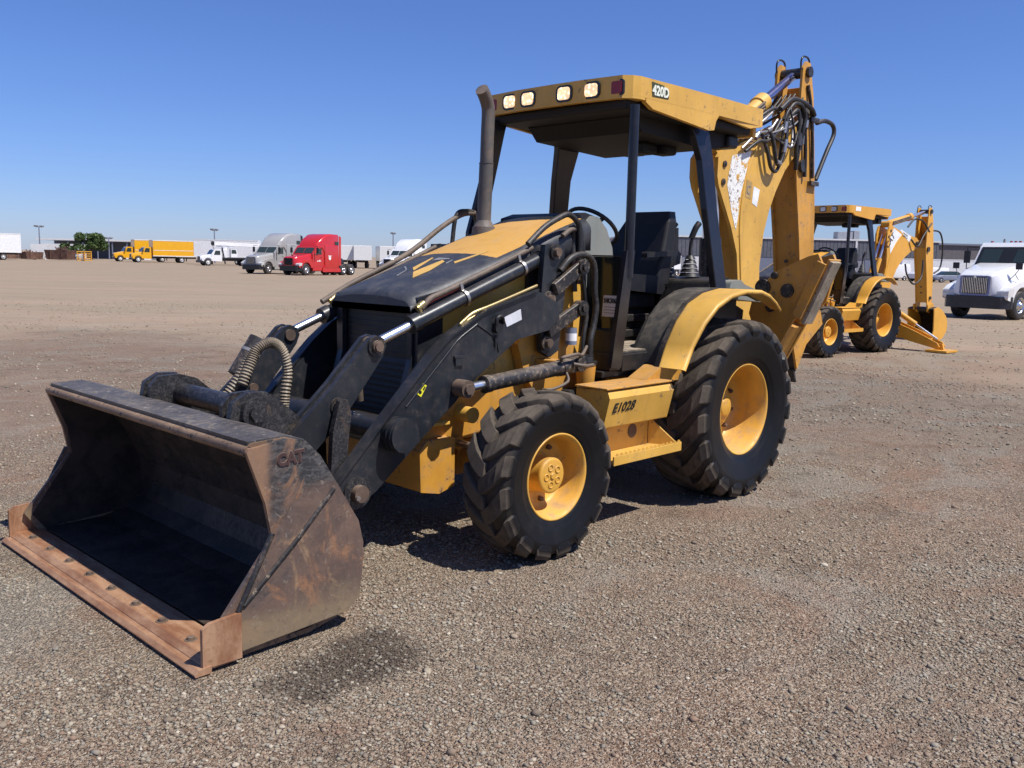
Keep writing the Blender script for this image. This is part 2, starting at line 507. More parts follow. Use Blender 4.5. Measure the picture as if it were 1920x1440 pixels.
def _ground():
    t = NT('gravel ground')
    P = t.tc.outputs['Object']
    # patches of bare reddish soil and of grey gravel
    n_big = t.noise(.10, 5, .62, stretch=(1, 1, 1)); n_mid = t.noise(.55, 6, .65); n_sm = t.noise(3.2, 5, .65)
    pat = t.ramp(t.math('ADD', t.math('MULTIPLY', n_mid, .6), t.math('ADD', t.math('MULTIPLY', n_big, .25), t.math('MULTIPLY', n_sm, .22))), .44, .62)
    xy = t.sep(P)
    sn = lambda a: t.math('SINE', a)
    cl1 = sn(t.math('ADD', t.math('MULTIPLY', xy[0], 1.7), t.math('MULTIPLY', sn(t.math('MULTIPLY', xy[1], .9)), 1.3)))
    cl2 = t.math('COSINE', t.math('ADD', t.math('MULTIPLY', xy[1], 1.4), t.math('MULTIPLY', sn(t.math('MULTIPLY', xy[0], 1.1)), .8)))
    clump = t.ramp(t.math('ADD', t.math('MULTIPLY', cl1, cl2), t.math('MULTIPLY', t.math('SUBTRACT', n_sm, .5), 1.6)), -.5, .5)
    big1 = t.ramp(t.math('MULTIPLY', sn(t.math('ADD', t.math('MULTIPLY', xy[0], .62), .4)), t.math('COSINE', t.math('ADD', t.math('MULTIPLY', xy[1], .55), t.math('MULTIPLY', sn(t.math('MULTIPLY', xy[0], .5)), .9)))), -.35, .35)
    pat = t.math('ADD', t.math('MULTIPLY', pat, .40), t.math('ADD', t.math('MULTIPLY', clump, .32), t.math('MULTIPLY', big1, .28)))
    def track(y0, ph):
        yy = t.math('SUBTRACT', xy[1], t.math('ADD', t.math('MULTIPLY', sn(t.math('ADD', t.math('MULTIPLY', xy[0], .33), ph)), .45), y0))
        return t.ramp(t.math('ADD', t.math('ABSOLUTE', yy), t.math('MULTIPLY', t.math('SUBTRACT', n_sm, .5), .35)), .26, .10)
    trk = t.math('MAXIMUM', track(2.55, 0.0), track(-3.4, 0.0))
    pat = t.math('MULTIPLY', pat, t.math('SUBTRACT', 1.0, t.math('MULTIPLY', trk, .7)))
    soil = t.mix(t.ramp(n_sm, .3, .7), (.150, .092, .058), (.255, .168, .108))
    # pebbles at two sizes
    v1 = t.n.new('ShaderNodeTexVoronoi'); v1.inputs['Scale'].default_value = 62; t.l.new(P, v1.inputs['Vector'])
    v2 = t.n.new('ShaderNodeTexVoronoi'); v2.inputs['Scale'].default_value = 130; t.l.new(P, v2.inputs['Vector'])
    cr = t.sep(v1.outputs['Color'])
    peb = t.mix(cr[0], (.125, .093, .066), (.43, .360, .268))
    peb = t.mix(t.math('MULTIPLY', t.ramp(cr[1], .55, .95), .6), peb, (.25, .160, .110))
    peb = t.mix(t.math('MULTIPLY', t.ramp(cr[2], .84, .94), .65), peb, (.52, .47, .39))
    h1 = t.ramp(v1.outputs['Distance'], .15, .65, 1.0, 0.0)
    h2 = t.ramp(v2.outputs['Distance'], .15, .65, 1.0, 0.0)
    show = t.math('MULTIPLY', t.ramp(t.math('SUBTRACT', cr[1], t.ramp(pat, 0, 1, .45, -.35)), .0, .12), t.ramp(h1, .2, .5))
    c = t.mix(show, soil, peb)
    c2 = t.sep(v2.outputs['Color'])
    c = t.mix(t.math('MULTIPLY', t.ramp(c2[0], .30, .62), .85), c, t.mix(t.ramp(c2[1], .2, .85), (.088, .060, .043), (.50, .410, .310)))
    # grey tint of the gravel patches, pale dust far off
    c = t.mix(t.math('MULTIPLY', pat, .34), c, (.250, .225, .162))
    band = t.noise(.06, 4, .6, stretch=(1, .35, 1))
    c = t.mix(t.math('MULTIPLY', t.ramp(band, .50, .62), .40), c, (.25, .168, .122))
    # tyre-worn track of finer reddish soil and an oily stain beside the bucket
    s = t.sep(P)
    def blob(cx, cy, rx, ry, n, w=.35):
        dx = t.math('MULTIPLY', t.math('SUBTRACT', s[0], cx), 1/rx); dy = t.math('MULTIPLY', t.math('SUBTRACT', s[1], cy), 1/ry)
        d = t.math('ADD', t.math('MULTIPLY', dx, dx), t.math('MULTIPLY', dy, dy))
        return t.ramp(t.math('ADD', d, t.math('MULTIPLY', t.math('SUBTRACT', n, .5), 6*w)), 1.25, .25)
    st = t.math('MAXIMUM', blob(1.70, 1.42, .40, .22, n_sm), blob(1.48, 1.28, .22, .16, n_sm))
    c = t.mix(t.math('MULTIPLY', st, .72), c, (.052, .038, .030))
    red_p = t.ramp(t.noise(.85, 6, .68, dist=.6), .50, .64); grey_p = t.ramp(t.noise(.62, 6, .7, dist=.8, stretch=(1, 1.35, 1)), .50, .62); dk_p = t.ramp(t.noise(1.7, 5, .7), .52, .70)
    c = t.mix(t.math('MULTIPLY', red_p, .50), c, (.270, .162, .108))
    c = t.mix(t.math('MULTIPLY', grey_p, .42), c, (.300, .280, .232))
    c = t.mix(t.math('MULTIPLY', dk_p, .45), c, (.088, .062, .044))
    # beyond the gravelled strip the yard is paler packed dust with long ruts
    dist = t.math('POWER', t.math('ADD', t.math('MULTIPLY', s[0], s[0]), t.math('MULTIPLY', s[1], s[1])), .5)
    far = t.ramp(t.math('ADD', dist, t.math('MULTIPLY', t.math('SUBTRACT', n_big, .5), 30.0)), 5.0, 20.0)
    uu = t.math('SUBTRACT', t.math('MULTIPLY', s[0], .70), t.math('MULTIPLY', s[1], .70)); vv = t.math('MULTIPLY', t.math('ADD', s[0], s[1]), .70)
    cmb = t.n.new('ShaderNodeCombineXYZ'); t.l.new(t.math('MULTIPLY', uu, .10), cmb.inputs[0]); t.l.new(t.math('MULTIPLY', vv, .55), cmb.inputs[1])
    rut = t.noise(1.0, 6, .62, vec=cmb.outputs[0], dist=.5); rut2 = t.noise(2.6, 5, .65, vec=cmb.outputs[0], dist=.4)
    pale = t.mix(t.ramp(rut, .38, .62), (.320, .236, .168), (.255, .208, .144))
    pale = t.mix(t.math('MULTIPLY', t.ramp(rut2, .52, .70), .55), pale, (.225, .160, .115))
    pale = t.mix(t.math('MULTIPLY', t.ramp(rut2, .70, .76), .6), pale, (.13, .09, .062))
    c = t.mix(t.math('MULTIPLY', far, .92), c, t.mix(.22, pale, c))
    berm = blob(-13.2, -.2, 4.2, 1.1, n_mid, .3)
    c = t.mix(t.math('MULTIPLY', berm, .6), c, (.27, .195, .135))
    hgt = t.math('ADD', t.math('MULTIPLY', h1, t.math('MULTIPLY', show, .9)), t.math('ADD', t.math('MULTIPLY', h2, .35), t.math('MULTIPLY', n_sm, .8)))
    bo_ = t.bump(hgt, 1.0, .018).node; t.l.new(t.ramp(far, 0, 1, .95, .22), bo_.inputs['Strength'])
    return t.set(Base_Color=c, Roughness=.93, Specular_IOR_Level=.2)
GROUND = _ground()

def _stone():
    t = NT('gravel stone')
    geo = t.n.new('ShaderNodeNewGeometry'); r = geo.outputs['Random Per Island']
    rr = t.n.new('ShaderNodeValToRGB'); cr = rr.color_ramp
    stops = [(0, (.130,.100,.074)), (.2, (.235,.188,.140)), (.38, (.30,.255,.185)), (.55, (.250,.165,.115)), (.72, (.36,.315,.235)), (.88, (.19,.178,.150)), (1, (.50,.44,.34))]
    while len(cr.elements) < len(stops): cr.elements.new(.5)
    for e, (p_, c_) in zip(cr.elements, stops): e.position = p_; e.color = c_+(1,)
    t.l.new(r, rr.inputs[0])
    n = t.noise(80, 4, .65)
    c = t.mix(t.math('MULTIPLY', t.ramp(n, .4, .7), .4), rr.outputs[0], (.165, .128, .092))
    red_p = t.ramp(t.noise(.85, 6, .68, dist=.6), .50, .64); grey_p = t.ramp(t.noise(.62, 6, .7, dist=.8, stretch=(1, 1.35, 1)), .50, .62); dk_p = t.ramp(t.noise(1.7, 5, .7), .52, .70)
    c = t.mix(t.math('MULTIPLY', red_p, .40), c, (.270, .162, .108))
    c = t.mix(t.math('MULTIPLY', grey_p, .45), c, (.300, .280, .232))
    c = t.mix(t.math('MULTIPLY', dk_p, .28), c, (.088, .062, .044))
    s = t.sep(t.tc.outputs['Object']); nb = t.noise(3.2, 5, .65)
    def blob(cx, cy, rx, ry, w=.35):
        dx = t.math('MULTIPLY', t.math('SUBTRACT', s[0], cx), 1/rx); dy = t.math('MULTIPLY', t.math('SUBTRACT', s[1], cy), 1/ry)
        d = t.math('ADD', t.math('MULTIPLY', dx, dx), t.math('MULTIPLY', dy, dy))
        return t.ramp(t.math('ADD', d, t.math('MULTIPLY', t.math('SUBTRACT', nb, .5), 6*w)), 1.25, .25)
    st = t.math('MAXIMUM', blob(1.70, 1.42, .40, .22), blob(1.48, 1.28, .22, .16))
    c = t.mix(t.math('MULTIPLY', st, t.ramp(r, .45, .95, .78, .25)), c, (.05, .04, .032))
    t.bump(n, .3, .003)
    return t.set(Base_Color=c, Roughness=.9, Specular_IOR_Level=.25)
STONE = _stone()
# ------------------------------------------------------------------ ground and gravel
g = MB(); S = 3200
g.add([(-S,-S,0),(S,-S,0),(S,S,0),(-S,S,0)], [(0,1,2,3)])
tag(g.build('ground', GROUND), kind='structure')

def gravel():
    rng = np.random.default_rng(7)
    # a low-poly stone: icosahedron squashed and jittered, six variants
    ph = (1+5**.5)/2
    V = np.array([(-1,ph,0),(1,ph,0),(-1,-ph,0),(1,-ph,0),(0,-1,ph),(0,1,ph),(0,-1,-ph),(0,1,-ph),(ph,0,-1),(ph,0,1),(-ph,0,-1),(-ph,0,1)])/1.9
    F = np.array([(0,11,5),(0,5,1),(0,1,7),(0,7,10),(0,10,11),(1,5,9),(5,11,4),(11,10,2),(10,7,6),(7,1,8),(3,9,4),(3,4,2),(3,2,6),(3,6,8),(3,8,9),(4,9,5),(2,4,11),(6,2,10),(8,6,7),(9,8,1)])
    variants = [V*(1+rng.uniform(-.28, .28, (12, 1))) for _ in range(8)]
    fx, fy = math.cos(YAW), math.sin(YAW); rx, ry = math.sin(YAW), -math.cos(YAW)
    vs = []; fs = []; off = 0
    def scatter(n, d0, d1, smin, smax, pw):
        nonlocal off
        # spread evenly over the ground of a wedge that reaches past both sides of the view
        d = np.sqrt(rng.uniform(d0*d0, d1*d1, n)); lat = rng.uniform(-.74, .74, n)*d
        x = CAM_POS[0]+fx*d+rx*lat; y = CAM_POS[1]+fy*d+ry*lat
        # clumpy: thin the stones out in soft patches
        keep = rng.uniform(0, 1, n) < np.clip(.50+.50*np.sin(x*1.7+1.3*np.sin(y*.9))*np.cos(y*1.4+.8*np.sin(x*1.1))+.25*np.sin(x*4.1+y*3.3), .08, 1)
        lanes = np.minimum(abs(y-2.55-.45*np.sin(.33*x)), abs(y+3.4-.45*np.sin(.33*x)))
        keep &= rng.uniform(0, 1, n) < np.clip(.30+lanes/.30, .30, 1)          # old wheel lanes, pressed bare
        big = np.sin(.62*x+.4)*np.cos(.55*y+.9*np.sin(.5*x))
        keep &= rng.uniform(0, 1, n) < np.clip(.72+.9*big, .30, 1)
        # keep clear of the tyre contact patches and the bucket floor
        for cx, cy, hx, hy in ((0,.94,.12,.2),(0,-.94,.12,.2),(-2.1,.83,.16,.28),(-2.1,-.83,.16,.28),(1.85,0,.45,1.16)):
            keep &= ~((abs(x-cx) < hx) & (abs(y-cy) < hy))
        x = x[keep]; y = y[keep]; k = len(x)
        s = smin+(smax-smin)*rng.uniform(0, 1, k)**pw
        yaw = rng.uniform(0, 6.283, k); vi = rng.integers(0, 8, k)
        sx = s*rng.uniform(.75, 1.25, k); sy = s*rng.uniform(.6, 1.0, k); sz = s*rng.uniform(.35, .7, k)
        B = np.stack(variants)[vi]
        px = B[:,:,0]*sx[:,None]; py = B[:,:,1]*sy[:,None]; pz = B[:,:,2]*sz[:,None]
        tl = rng.uniform(-.4, .4, k)[:,None]; pz = pz+px*tl*.4
        c, sn = np.cos(yaw)[:,None], np.sin(yaw)[:,None]
        P = np.stack([px*c-py*sn+x[:,None], px*sn+py*c+y[:,None], pz+(sz*.35)[:,None]], -1)
        vs.append(P.reshape(-1, 3)); fs.append((F[None]+(np.arange(k)*12+off)[:,None,None]).reshape(-1, 3)); off += 12*k
    scatter(95000, 2.3, 4.6, .0035, .0125, 2.4)
    scatter(80000, 4.6, 8.0, .005, .015, 2.4)
    scatter(32000, 8.0, 16., .009, .024, 2.2)
    scatter(20000, 14., 32., .012, .030, 2.2)
    scatter(2200, 2.3, 8.0, .012, .024, 2.5)
    vs = np.concatenate(vs).astype(np.float32); fs = np.concatenate(fs).astype(np.int32)
    me = bpy.data.meshes.new('gravel_stones')
    me.vertices.add(len(vs)); me.vertices.foreach_set('co', vs.ravel())
    me.loops.add(fs.size); me.loops.foreach_set('vertex_index', fs.ravel())
    me.polygons.add(len(fs)); me.polygons.foreach_set('loop_start', np.arange(len(fs), dtype=np.int32)*3)
    me.update(calc_edges=True); me.validate()
    me.materials.append(STONE)
    o = bpy.data.objects.new('gravel_stones', me); COL.objects.link(o)
    tag(o, 'loose brown and grey gravel stones strewn over the dirt yard', 'gravel', kind='stuff')
gravel()
# ------------------------------------------------------------------ backhoe loaders
def hood_mat(name, yel):
    t = NT(name)
    p = t.sep(t.tc.outputs['Object']); n = t.noise(9, 5, .65); n2 = t.noise(40, 4, .6)
    fr = t.ramp(t.math('ADD', p[0], t.math('MULTIPLY', t.math('SUBTRACT', n, .5), .05)), -.185, -.175)
    ay = t.math('ABSOLUTE', p[1])
    sd = t.ramp(t.math('ADD', ay, t.math('MULTIPLY', t.math('SUBTRACT', n, .5), .03)), .360, .368)
    low = t.math('ADD', 0.0, 0.0)
    m = t.math('MAXIMUM', fr, sd)
    y = t.mix(t.ramp(n, .3, .7), tuple(c*.92 for c in yel), yel)
    y = t.mix(t.math('MULTIPLY', t.ramp(n, .48, .72), .35), y, DUST)
    b = t.mix(t.math('MULTIPLY', t.ramp(n, .40, .72), .22), (.034, .036, .042), (.15, .145, .15))
    b = t.mix(t.math('MULTIPLY', t.ramp(n2, .58, .72), .25), b, (.16, .155, .16))
    t.bump(n2, .05, .004)
    return t.set(Base_Color=t.mix(m, y, b), Roughness=t.ramp(n, .3, .7, .42, .62))
HOODM = hood_mat('hood paint', (.60, .33, .075))
HOODM2 = hood_mat('hood paint of second machine', (.62, .30, .03))

_wheel_cache = {}
def tyre_mesh(r, w, rim, nl, mats, hw, seg=84):
    b = MB()
    td = .034 if r < .55 else .042
    half = [(rim, .36*w), (rim+.012, .415*w), (rim+.035, .435*w), (rim+.06, .462*w), (rim+.068, .474*w), (.45*rim+.55*r, .496*w), (.43*rim+.57*r, .503*w), (r-td-.05, .492*w), (r-td-.018, .465*w), (r-td-.004, .41*w), (r-td, .25*w), (r-td, .001)]
    prof = half+[(q[0], -q[1]) for q in half[::-1]]
    b.lathe(prof, (0,0,0), n=seg)
    nv0 = len(b.v)
    rng = random.Random(3)
    for side in (1, -1):
        for k in range(nl):
            th0 = 2*math.pi*(k+(.5 if side < 0 else 0))/nl
            sta = [(-.06, r-.004, r-td-.01, .82), (.06, r, r-td-.01, .95), (.20, r+.001, r-td-.01, 1.0), (.33, r-.001, r-td-.012, 1.05),
                   (.445, r-.010, r-td-.03, 1.12), (.505, r-td*.95, r-td-.05, 1.15), (.520, r-td*1.9, r-td*2-.03, 1.05), (.505, r-td*2.7, r-td*2.7-.03, .75)]
            V = []
            for a, rt, rb, hm in sta:
                aa = max(a, -.06); sweep = -(1.08 if r > .55 else .98)*w/r*(min(aa, .46)+.0)
                sweep *= (.55+.9*min(aa, .46))
                th = th0+sweep+rng.uniform(-.003, .003)
                ab = min(a, .47)
                for rr, q, al in ((rb, hm*1.28, ab if a > .44 else a), (rt, hm, a), (rt, -hm, a), (rb, -hm*1.28, ab if a > .44 else a)):
                    t = th+q*hw/r
                    V.append((rr*math.sin(t), side*al*w, rr*math.cos(t)))
            F = []
            for i in range(len(sta)-1):
                for j in range(3):
                    q = (i*4+j, i*4+j+1, (i+1)*4+j+1, (i+1)*4+j); F.append(q if side > 0 else q[::-1])
            F.append((0,3,2,1) if side > 0 else (0,1,2,3)); e = (len(sta)-1)*4
            F.append((e,e+1,e+2,e+3) if side > 0 else (e+3,e+2,e+1,e))
            b.add(V, F, 0, False)
    o = b.build('tyre', mats, None, bevel=.006, seg=2)
    me = o.data
    at = me.attributes.new('tread', 'FLOAT', 'POINT')
    vals = [max(0.0, min(1.0, (math.hypot(v[0], v[2])-(r-td-.03))/.03))*(1.0 if i >= nv0 else .75)*max(0, min(1, (0.56-abs(v[1])/w)/.06)) for i, v in enumerate(b.v)]
    at.data.foreach_set('value', vals)
    return o

def make_front_wheel(root, s, c, rimm, tmat):
    b = MB()
    prof = [(.236,.090),(.252,.112),(.256,.128),(.252,.137),(.244,.138),(.236,.128),(.228,.108),(.219,.06),(.212,.0),(.20,-.022),(.15,-.034),(.0,-.036)]
    b.lathe(prof, (0,0,0), n=64, sign=s)
    wh = b.build('front_wheel', rimm, root); wh.location = c
    if ('f', tmat) not in _wheel_cache:
        ty = tyre_mesh(.487, .325, .242, 16, [tmat], .053); _wheel_cache[('f', tmat)] = ty; ty.parent = wh
    else:
        ty = _wheel_cache[('f', tmat)].copy(); COL.objects.link(ty); ty.parent = wh
    h = MB()
    h.lathe([(.118,-.036),(.118,-.02),(.104,-.012),(.102,.070),(.104,.074),(.104,.088),(.098,.094),(.088,.096),(.0,.096)], (0,0,0), n=40, sign=s)
    for k in range(5):                                            # raised bosses on the hub face
        a = R(20+72*k); cx, cz = .052*math.sin(a), .052*math.cos(a)
        h.lathe([(.021,.094),(.021,.101),(.015,.101),(.015,.096)], (cx,0,cz), n=14, sign=s)
    h.lathe([(.020,.094),(.020,.104),(.0,.104)], (0,0,0), n=6, sign=s, smooth=False)
    h.build('hub', rimm, wh, bevel=.002, seg=1)
    n = MB()
    for k in range(8):
        a = 2*math.pi*k/8+.2; n.lathe([(.016,-.04),(.016,-.012),(.011,-.002),(.0,-.002)], (.165*math.sin(a),0,.165*math.cos(a)), n=6, sign=s, smooth=False)
    n.build('lug_nut', RUSTY, wh)
    return wh

def make_rear_wheel(root, s, c, rimm, tmat):
    b = MB()
    prof = [(.318,.150),(.336,.180),(.342,.196),(.338,.207),(.329,.208),(.320,.196),(.310,.165),(.301,.08),(.294,.0),(.282,-.045),(.262,-.062),(.19,-.066),(.175,-.05),(.17,-.02),(.16,-.012),(.0,-.012)]
    b.lathe(prof, (0,0,0), n=72, sign=s)
    wh = b.build('rear_wheel', rimm, root); wh.location = c
    if ('r', tmat) not in _wheel_cache:
        ty = tyre_mesh(.658, .50, .325, 19, [tmat], .058); _wheel_cache[('r', tmat)] = ty; ty.parent = wh
    else:
        ty = _wheel_cache[('r', tmat)].copy(); COL.objects.link(ty); ty.parent = wh
    h = MB()
    h.lathe([(.115,-.02),(.115,.02),(.10,.035),(.07,.04),(.065,.055),(.0,.055)], (0,0,0), n=36, sign=s)
    h.build('hub', rimm, wh, bevel=.002, seg=1)
    n = MB()
    for k in range(10):
        a = 2*math.pi*k/10+.1; n.lathe([(.017,-.07),(.017,-.035),(.012,-.022),(.0,-.022)], (.225*math.sin(a),0,.225*math.cos(a)), n=6, sign=s, smooth=False)
    n.build('lug_nut', RUSTY, wh)
    return wh

def hood_z(x): return 1.5+.34*(.45-x)

def backhoe(name, label, loc, rz, hero, pose):
    root = empty(name, loc, rz)
    tag(root, label, 'backhoe', 'backhoe loaders parked in the yard')
    Y = YEL if hero else YEL2
    YD = YELD if hero else YEL2
    RM = RIMY if hero else YEL2
    both = (1, -1)
    # ---- wheels and axles
    for s in both:
        make_front_wheel(root, s, (0, s*.94, .485), RM, TYRE)
        make_rear_wheel(root, s, (-2.1, s*.835, .652), RM, TYRE)
    ax = MB()
    ax.cyl((0,-.80,.485),(0,.80,.485), .075, n=16)
    ax.box(-.10,.10,-.34,.34,.38,.60); ax.cyl((-.12,0,.47),(.14,0,.47), .15)
    for s in both:
        ax.cyl((0,s*.70,.33),(0,s*.70,.66), .075, n=14); ax.cyl((0,s*.70,.485),(0,s*.92,.485), .13, .11, n=20)
        ax.bar((.0,s*.70,.60),(.17,s*.60,.62), .07,.05)
    ax.build('front_axle', YD, root, bevel=.006)
    sc = MB(); sc.cyl((.16,-.42,.60),(.16,.42,.60), .042, n=14); sc.build('steering_cylinder', YD, root)
    for s in both:
        t_ = MB(); t_.cyl((.16,s*.42,.60),(.16,s*.66,.60), .020, n=10); t_.build('tie_rod', STEEL, root)
    ra = MB(); ra.cyl((-2.1,-.62,.652),(-2.1,.62,.652), .15, n=20); ra.box(-2.32,-1.85,-.30,.30,.46,.92)
    ra.build('rear_axle', YD, root, bevel=.01)
    # ---- frame
    fr = MB()
    fr.prism([(.50,.60),(.50,.78),(.36,.98),(-.55,.98),(-.75,.86),(-3.0,.90),(-3.0,.55),(-1.2,.50),(-.3,.56)], -.30,.30)
    for s in both:
        fr.prism([(.56,.62),(.56,.80),(.20,.92),(-.30,1.00),(-.55,1.00),(-.55,.72),(-.1,.62)], s*.33, s*.40)
        fr.prism([(-.35,.98),(-.28,1.18),(-.42,1.42),(-.62,1.46),(-.95,.95),(-.95,.80),(-.5,.80)], s*.40, s*.47)
        fr.box(-.55,-.45, min(s*.40,s*.66), max(s*.40,s*.66), .98,1.08)
    fr.build('frame', YD, root, bevel=.008)
    cw = MB()
    cw.prism([(.50,.36),(.51,.60),(.455,.655),(.24,.655),(.24,.36),(.36,.33)], -.47,.47)
    cw.build('counterweight', YD, root, bevel=.012)
    br = MB()
    for s in both:
        br.box(.28,.42, min(s*.30,s*.47), max(s*.30,s*.47), .735,.755); br.prism([(.30,.755),(.40,.755),(.31,.83)], s*.36, s*.39)
        br.cyl((.14,s*.40,.78),(.14,s*.52,.78), .048, n=16)
    br.build('axle_bracket', Y, root, bevel=.003)
    # ---- nose
    gb = MB()
    for s in both:                                                # black side frames of the nose
        gb.prism([(.47,1.475),(.47,1.10),(.56,.80),(.56,.72),(.30,.72),(.28,1.10),(.28,1.52)], s*.360, s*.395)
        gb.prism([(.485,1.44),(.485,1.12),(.575,.82),(.54,.80),(.45,1.11),(.45,1.44)], s*.315, s*.359)
    gb.prism([(-.36,1.425),(-.355,1.455),(-.15,1.470),(.15,1.470),(.355,1.455),(.36,1.425),(.15,1.44),(-.15,1.44)], .40,.49,plane='YZ')
    gb.box(.40,.555,-.36,.36,.70,.76)
    gb.build('grille_frame', BLK, root, bevel=.008)
    gm = MB(); gm.prism([(.445,1.46),(.445,1.11),(.53,.78),(.50,.77),(.41,1.10),(.41,1.46)], -.312,.312)
    gr = gm.build('grille', GRILLE, root)
    sl = MB()
    for k in range(9):
        z = 1.14+.034*k; sl.box(.447,.452,-.30,.30,z,z+.010)
    for k in range(9):
        z = .80+.034*k; x = .445+(1.11-z)*.2576; sl.box(x+.002,x+.008,-.30,.30,z,z+.010)
    sl.build('louvre', GRILLE, gr)
    # ---- hood
    hd = MB(); rings = []
    def ring(x, w, drop, nose=0.0):
        z = hood_z(x)-nose; r_ = .07; o = [(x, -w, z-drop), ]
        for k in range(6):
            a = R(180-90*k/5); o.append((x, -w+r_+r_*math.cos(a), z-r_+r_*math.sin(a)))
        for q in (-.5, -.2, .2, .5): o.append((x, q*w, z+.022*(1-(q*1.0)**2)))
        for k in range(6):
            a = R(90-90*k/5); o.append((x, w-r_+r_*math.cos(a), z-r_+r_*math.sin(a)))
        o.append((x, w, z-drop))
        return o
    rings = [ring(.515,.385,.030,.022), ring(.505,.388,.045,.006), ring(.47,.39,.055), ring(.38,.395,.10), ring(.2,.40,.15), ring(-.2,.415,.16), ring(-.6,.43,.18), ring(-.98,.44,.20), ring(-1.0,.44,.20,.02)]
    hd.loft(rings); hd.build('hood', HOODM if hero else HOODM2, root)
    sp = MB()
    for s in both:
        sp.prism([(.44,1.38),(.44,1.10),(.38,.90),(-.50,1.00),(-1.0,1.00),(-1.0,1.76),(-.6,1.68),(.2,1.44)], s*.372, s*.388)
    sp.build('engine_side_panel', Y, root, bevel=.004)
    n_ = np.array([.34, 0, 1.])/math.hypot(.34, 1)
    if hero:
        lt = MB()
        def flat(P, mat):
            P3 = [np.array((x, y, hood_z(x)+.0225*(1-(y/.4)**2))) for x, y in P]
            m = len(P3); lo = [q+n_*.001 for q in P3]; hi = [q+n_*.0025 for q in P3]
            lt.add(lo+hi, [tuple(range(m, 2*m))]+[(i, (i+1)%m, (i+1)%m+m, i+m) for i in range(m)], mat)
        flat([(.187,.011),(.276,.114),(.144,.117),(-.019,.069),(-.038,.025),(.109,.010)], 0)
        flat([(.109,-.088),(.161,-.017),(-.08,-.110),(-.087,-.131)], 0)
        flat([(-.026,-.062),(-.082,-.063),(-.077,.051),(-.059,.068),(-.044,.003)], 1)
        flat([(.251,-.074),(.154,-.103),(.160,-.088),(.260,-.055)], 1)
        flat([(.154,-.103),(.08,-.21),(.075,-.20),(.148,-.095)], 1)
        flat([(.008,.107),(-.057,.099),(-.047,.114),(.018,.126)], 1)
        flat([(-.023,.150),(-.219,.203),(-.242,.235),(.0,.185)], 0)
        lt.build('worn_lettering', [GOLD, GREYL], root)
    else:
        for s in (1,):
            bd = MB(); bd.prism([(.40,1.36),(.40,1.20),(-.62,1.38),(-.62,1.55)], .389,.393); bd.build('black_band', BLK, root)
            text('lettering', 'CATERPILLAR', .125, (.34,.3945,1.25), (-1,0,.175), (0,0,1), WHITE, root, bold=.006, sx=1.15)
    # cowl and dash
    cl = MB(); cl.prism([(-.94,1.86),(-.98,2.00),(-1.10,2.035),(-1.28,2.0),(-1.28,1.5),(-.94,1.5)], -.40,.30); cl.build('cowl', PLAST, root, bevel=.03, seg=3)
    ds = MB()                                                     # grey-green side cover of the steering console
    out = [(-1.02,1.55),(-1.03,1.86),(-1.07,1.955),(-1.15,2.015),(-1.22,2.01),(-1.32,1.93),(-1.39,1.80),(-1.42,1.62),(-1.42,1.45),(-1.02,1.45)]
    ds.prism(out, .06,.32, mat=0); ds.build('console', GREYP, root, bevel=.035, seg=4)
    sw = MB()
    cx = np.array((-1.47, .06, 1.955)); axd = norm((-.62, 0, .78)); e1 = np.array((0,1.,0)); e2 = np.cross(axd, e1)
    pts = [cx+.20*(math.cos(a)*e1+math.sin(a)*e2) for a in np.linspace(0, 2*math.pi, 33)]
    sw.tube(pts, .015, n=8, steps=1)
    for a in (90, 210, 330): sw.bar(cx-axd*.02, cx+.195*(math.cos(R(a))*e1+math.sin(R(a))*e2), .03,.012, up=axd)
    sw.cyl(cx-axd*.30, cx-axd*.0, .028, n=12); sw.cyl(cx-axd*.03, cx+axd*.012, .045, n=16)
    sw.build('steering_wheel', PLAST, root)
    # exhaust
    ex = MB()
    ex.cyl((-.68,-.27,1.84),(-.68,-.27,1.925), .085,.080, n=24); ex.cyl((-.68,-.27,1.92),(-.68,-.27,1.97), .078,.050, n=24)
    ex.cyl((-.68,-.27,1.96),(-.695,-.27,2.36), .049, n=24); ex.cyl((-.695,-.27,2.36),(-.695,-.27,2.365), .052, n=24)
    ex.tube([(-.695,-.27,2.34),(-.70,-.27,2.55),(-.705,-.27,2.70),(-.69,-.265,2.76),(-.645,-.25,2.815),(-.61,-.24,2.845)], .046, n=24, steps=8)
    ex.build('exhaust_stack', MUFF, root)
    # ---- operator station
    fl = MB(); fl.box(-2.75,-.92,-.64,.64,.93,.975); fl.box(-2.75,-.98,-.655,.655,.975,1.095); fl.box(-1.72,-1.10,.655,.668,.965,1.085); fl.box(-1.72,-1.10,-.668,-.655,.965,1.085)
    fl.build('platform', PLAST, root, bevel=.008)
    mt = MB(); mt.box(-2.6,-1.02,-.58,.645,1.096,1.104); mt.build('floor_mat', FLOORM, root)
    fw = MB(); fw.box(-1.06,-1.02,-.60,.31,.98,1.50); fw.prism([(-1.00,1.0),(-1.04,1.24),(-1.09,1.24),(-1.06,1.0)], .30,.64); fw.build('firewall', PLAST, root)
    gl = MB(); gl.prism([(.33,1.25),(.33,1.735),(.665,1.735),(.665,1.60),(.615,1.25)], -1.115,-1.105, plane='YZ'); gl.prism([(-.33,1.25),(-.33,1.735),(-.62,1.735),(-.58,1.25)], -1.115,-1.105, plane='YZ')
    gl.build('lower_window', GLASS_DK, root)
    gt = MB(); gt.box(-1.118,-1.102,.32,.67,1.736,1.746); gt.build('window_seal', RUBBER, root)
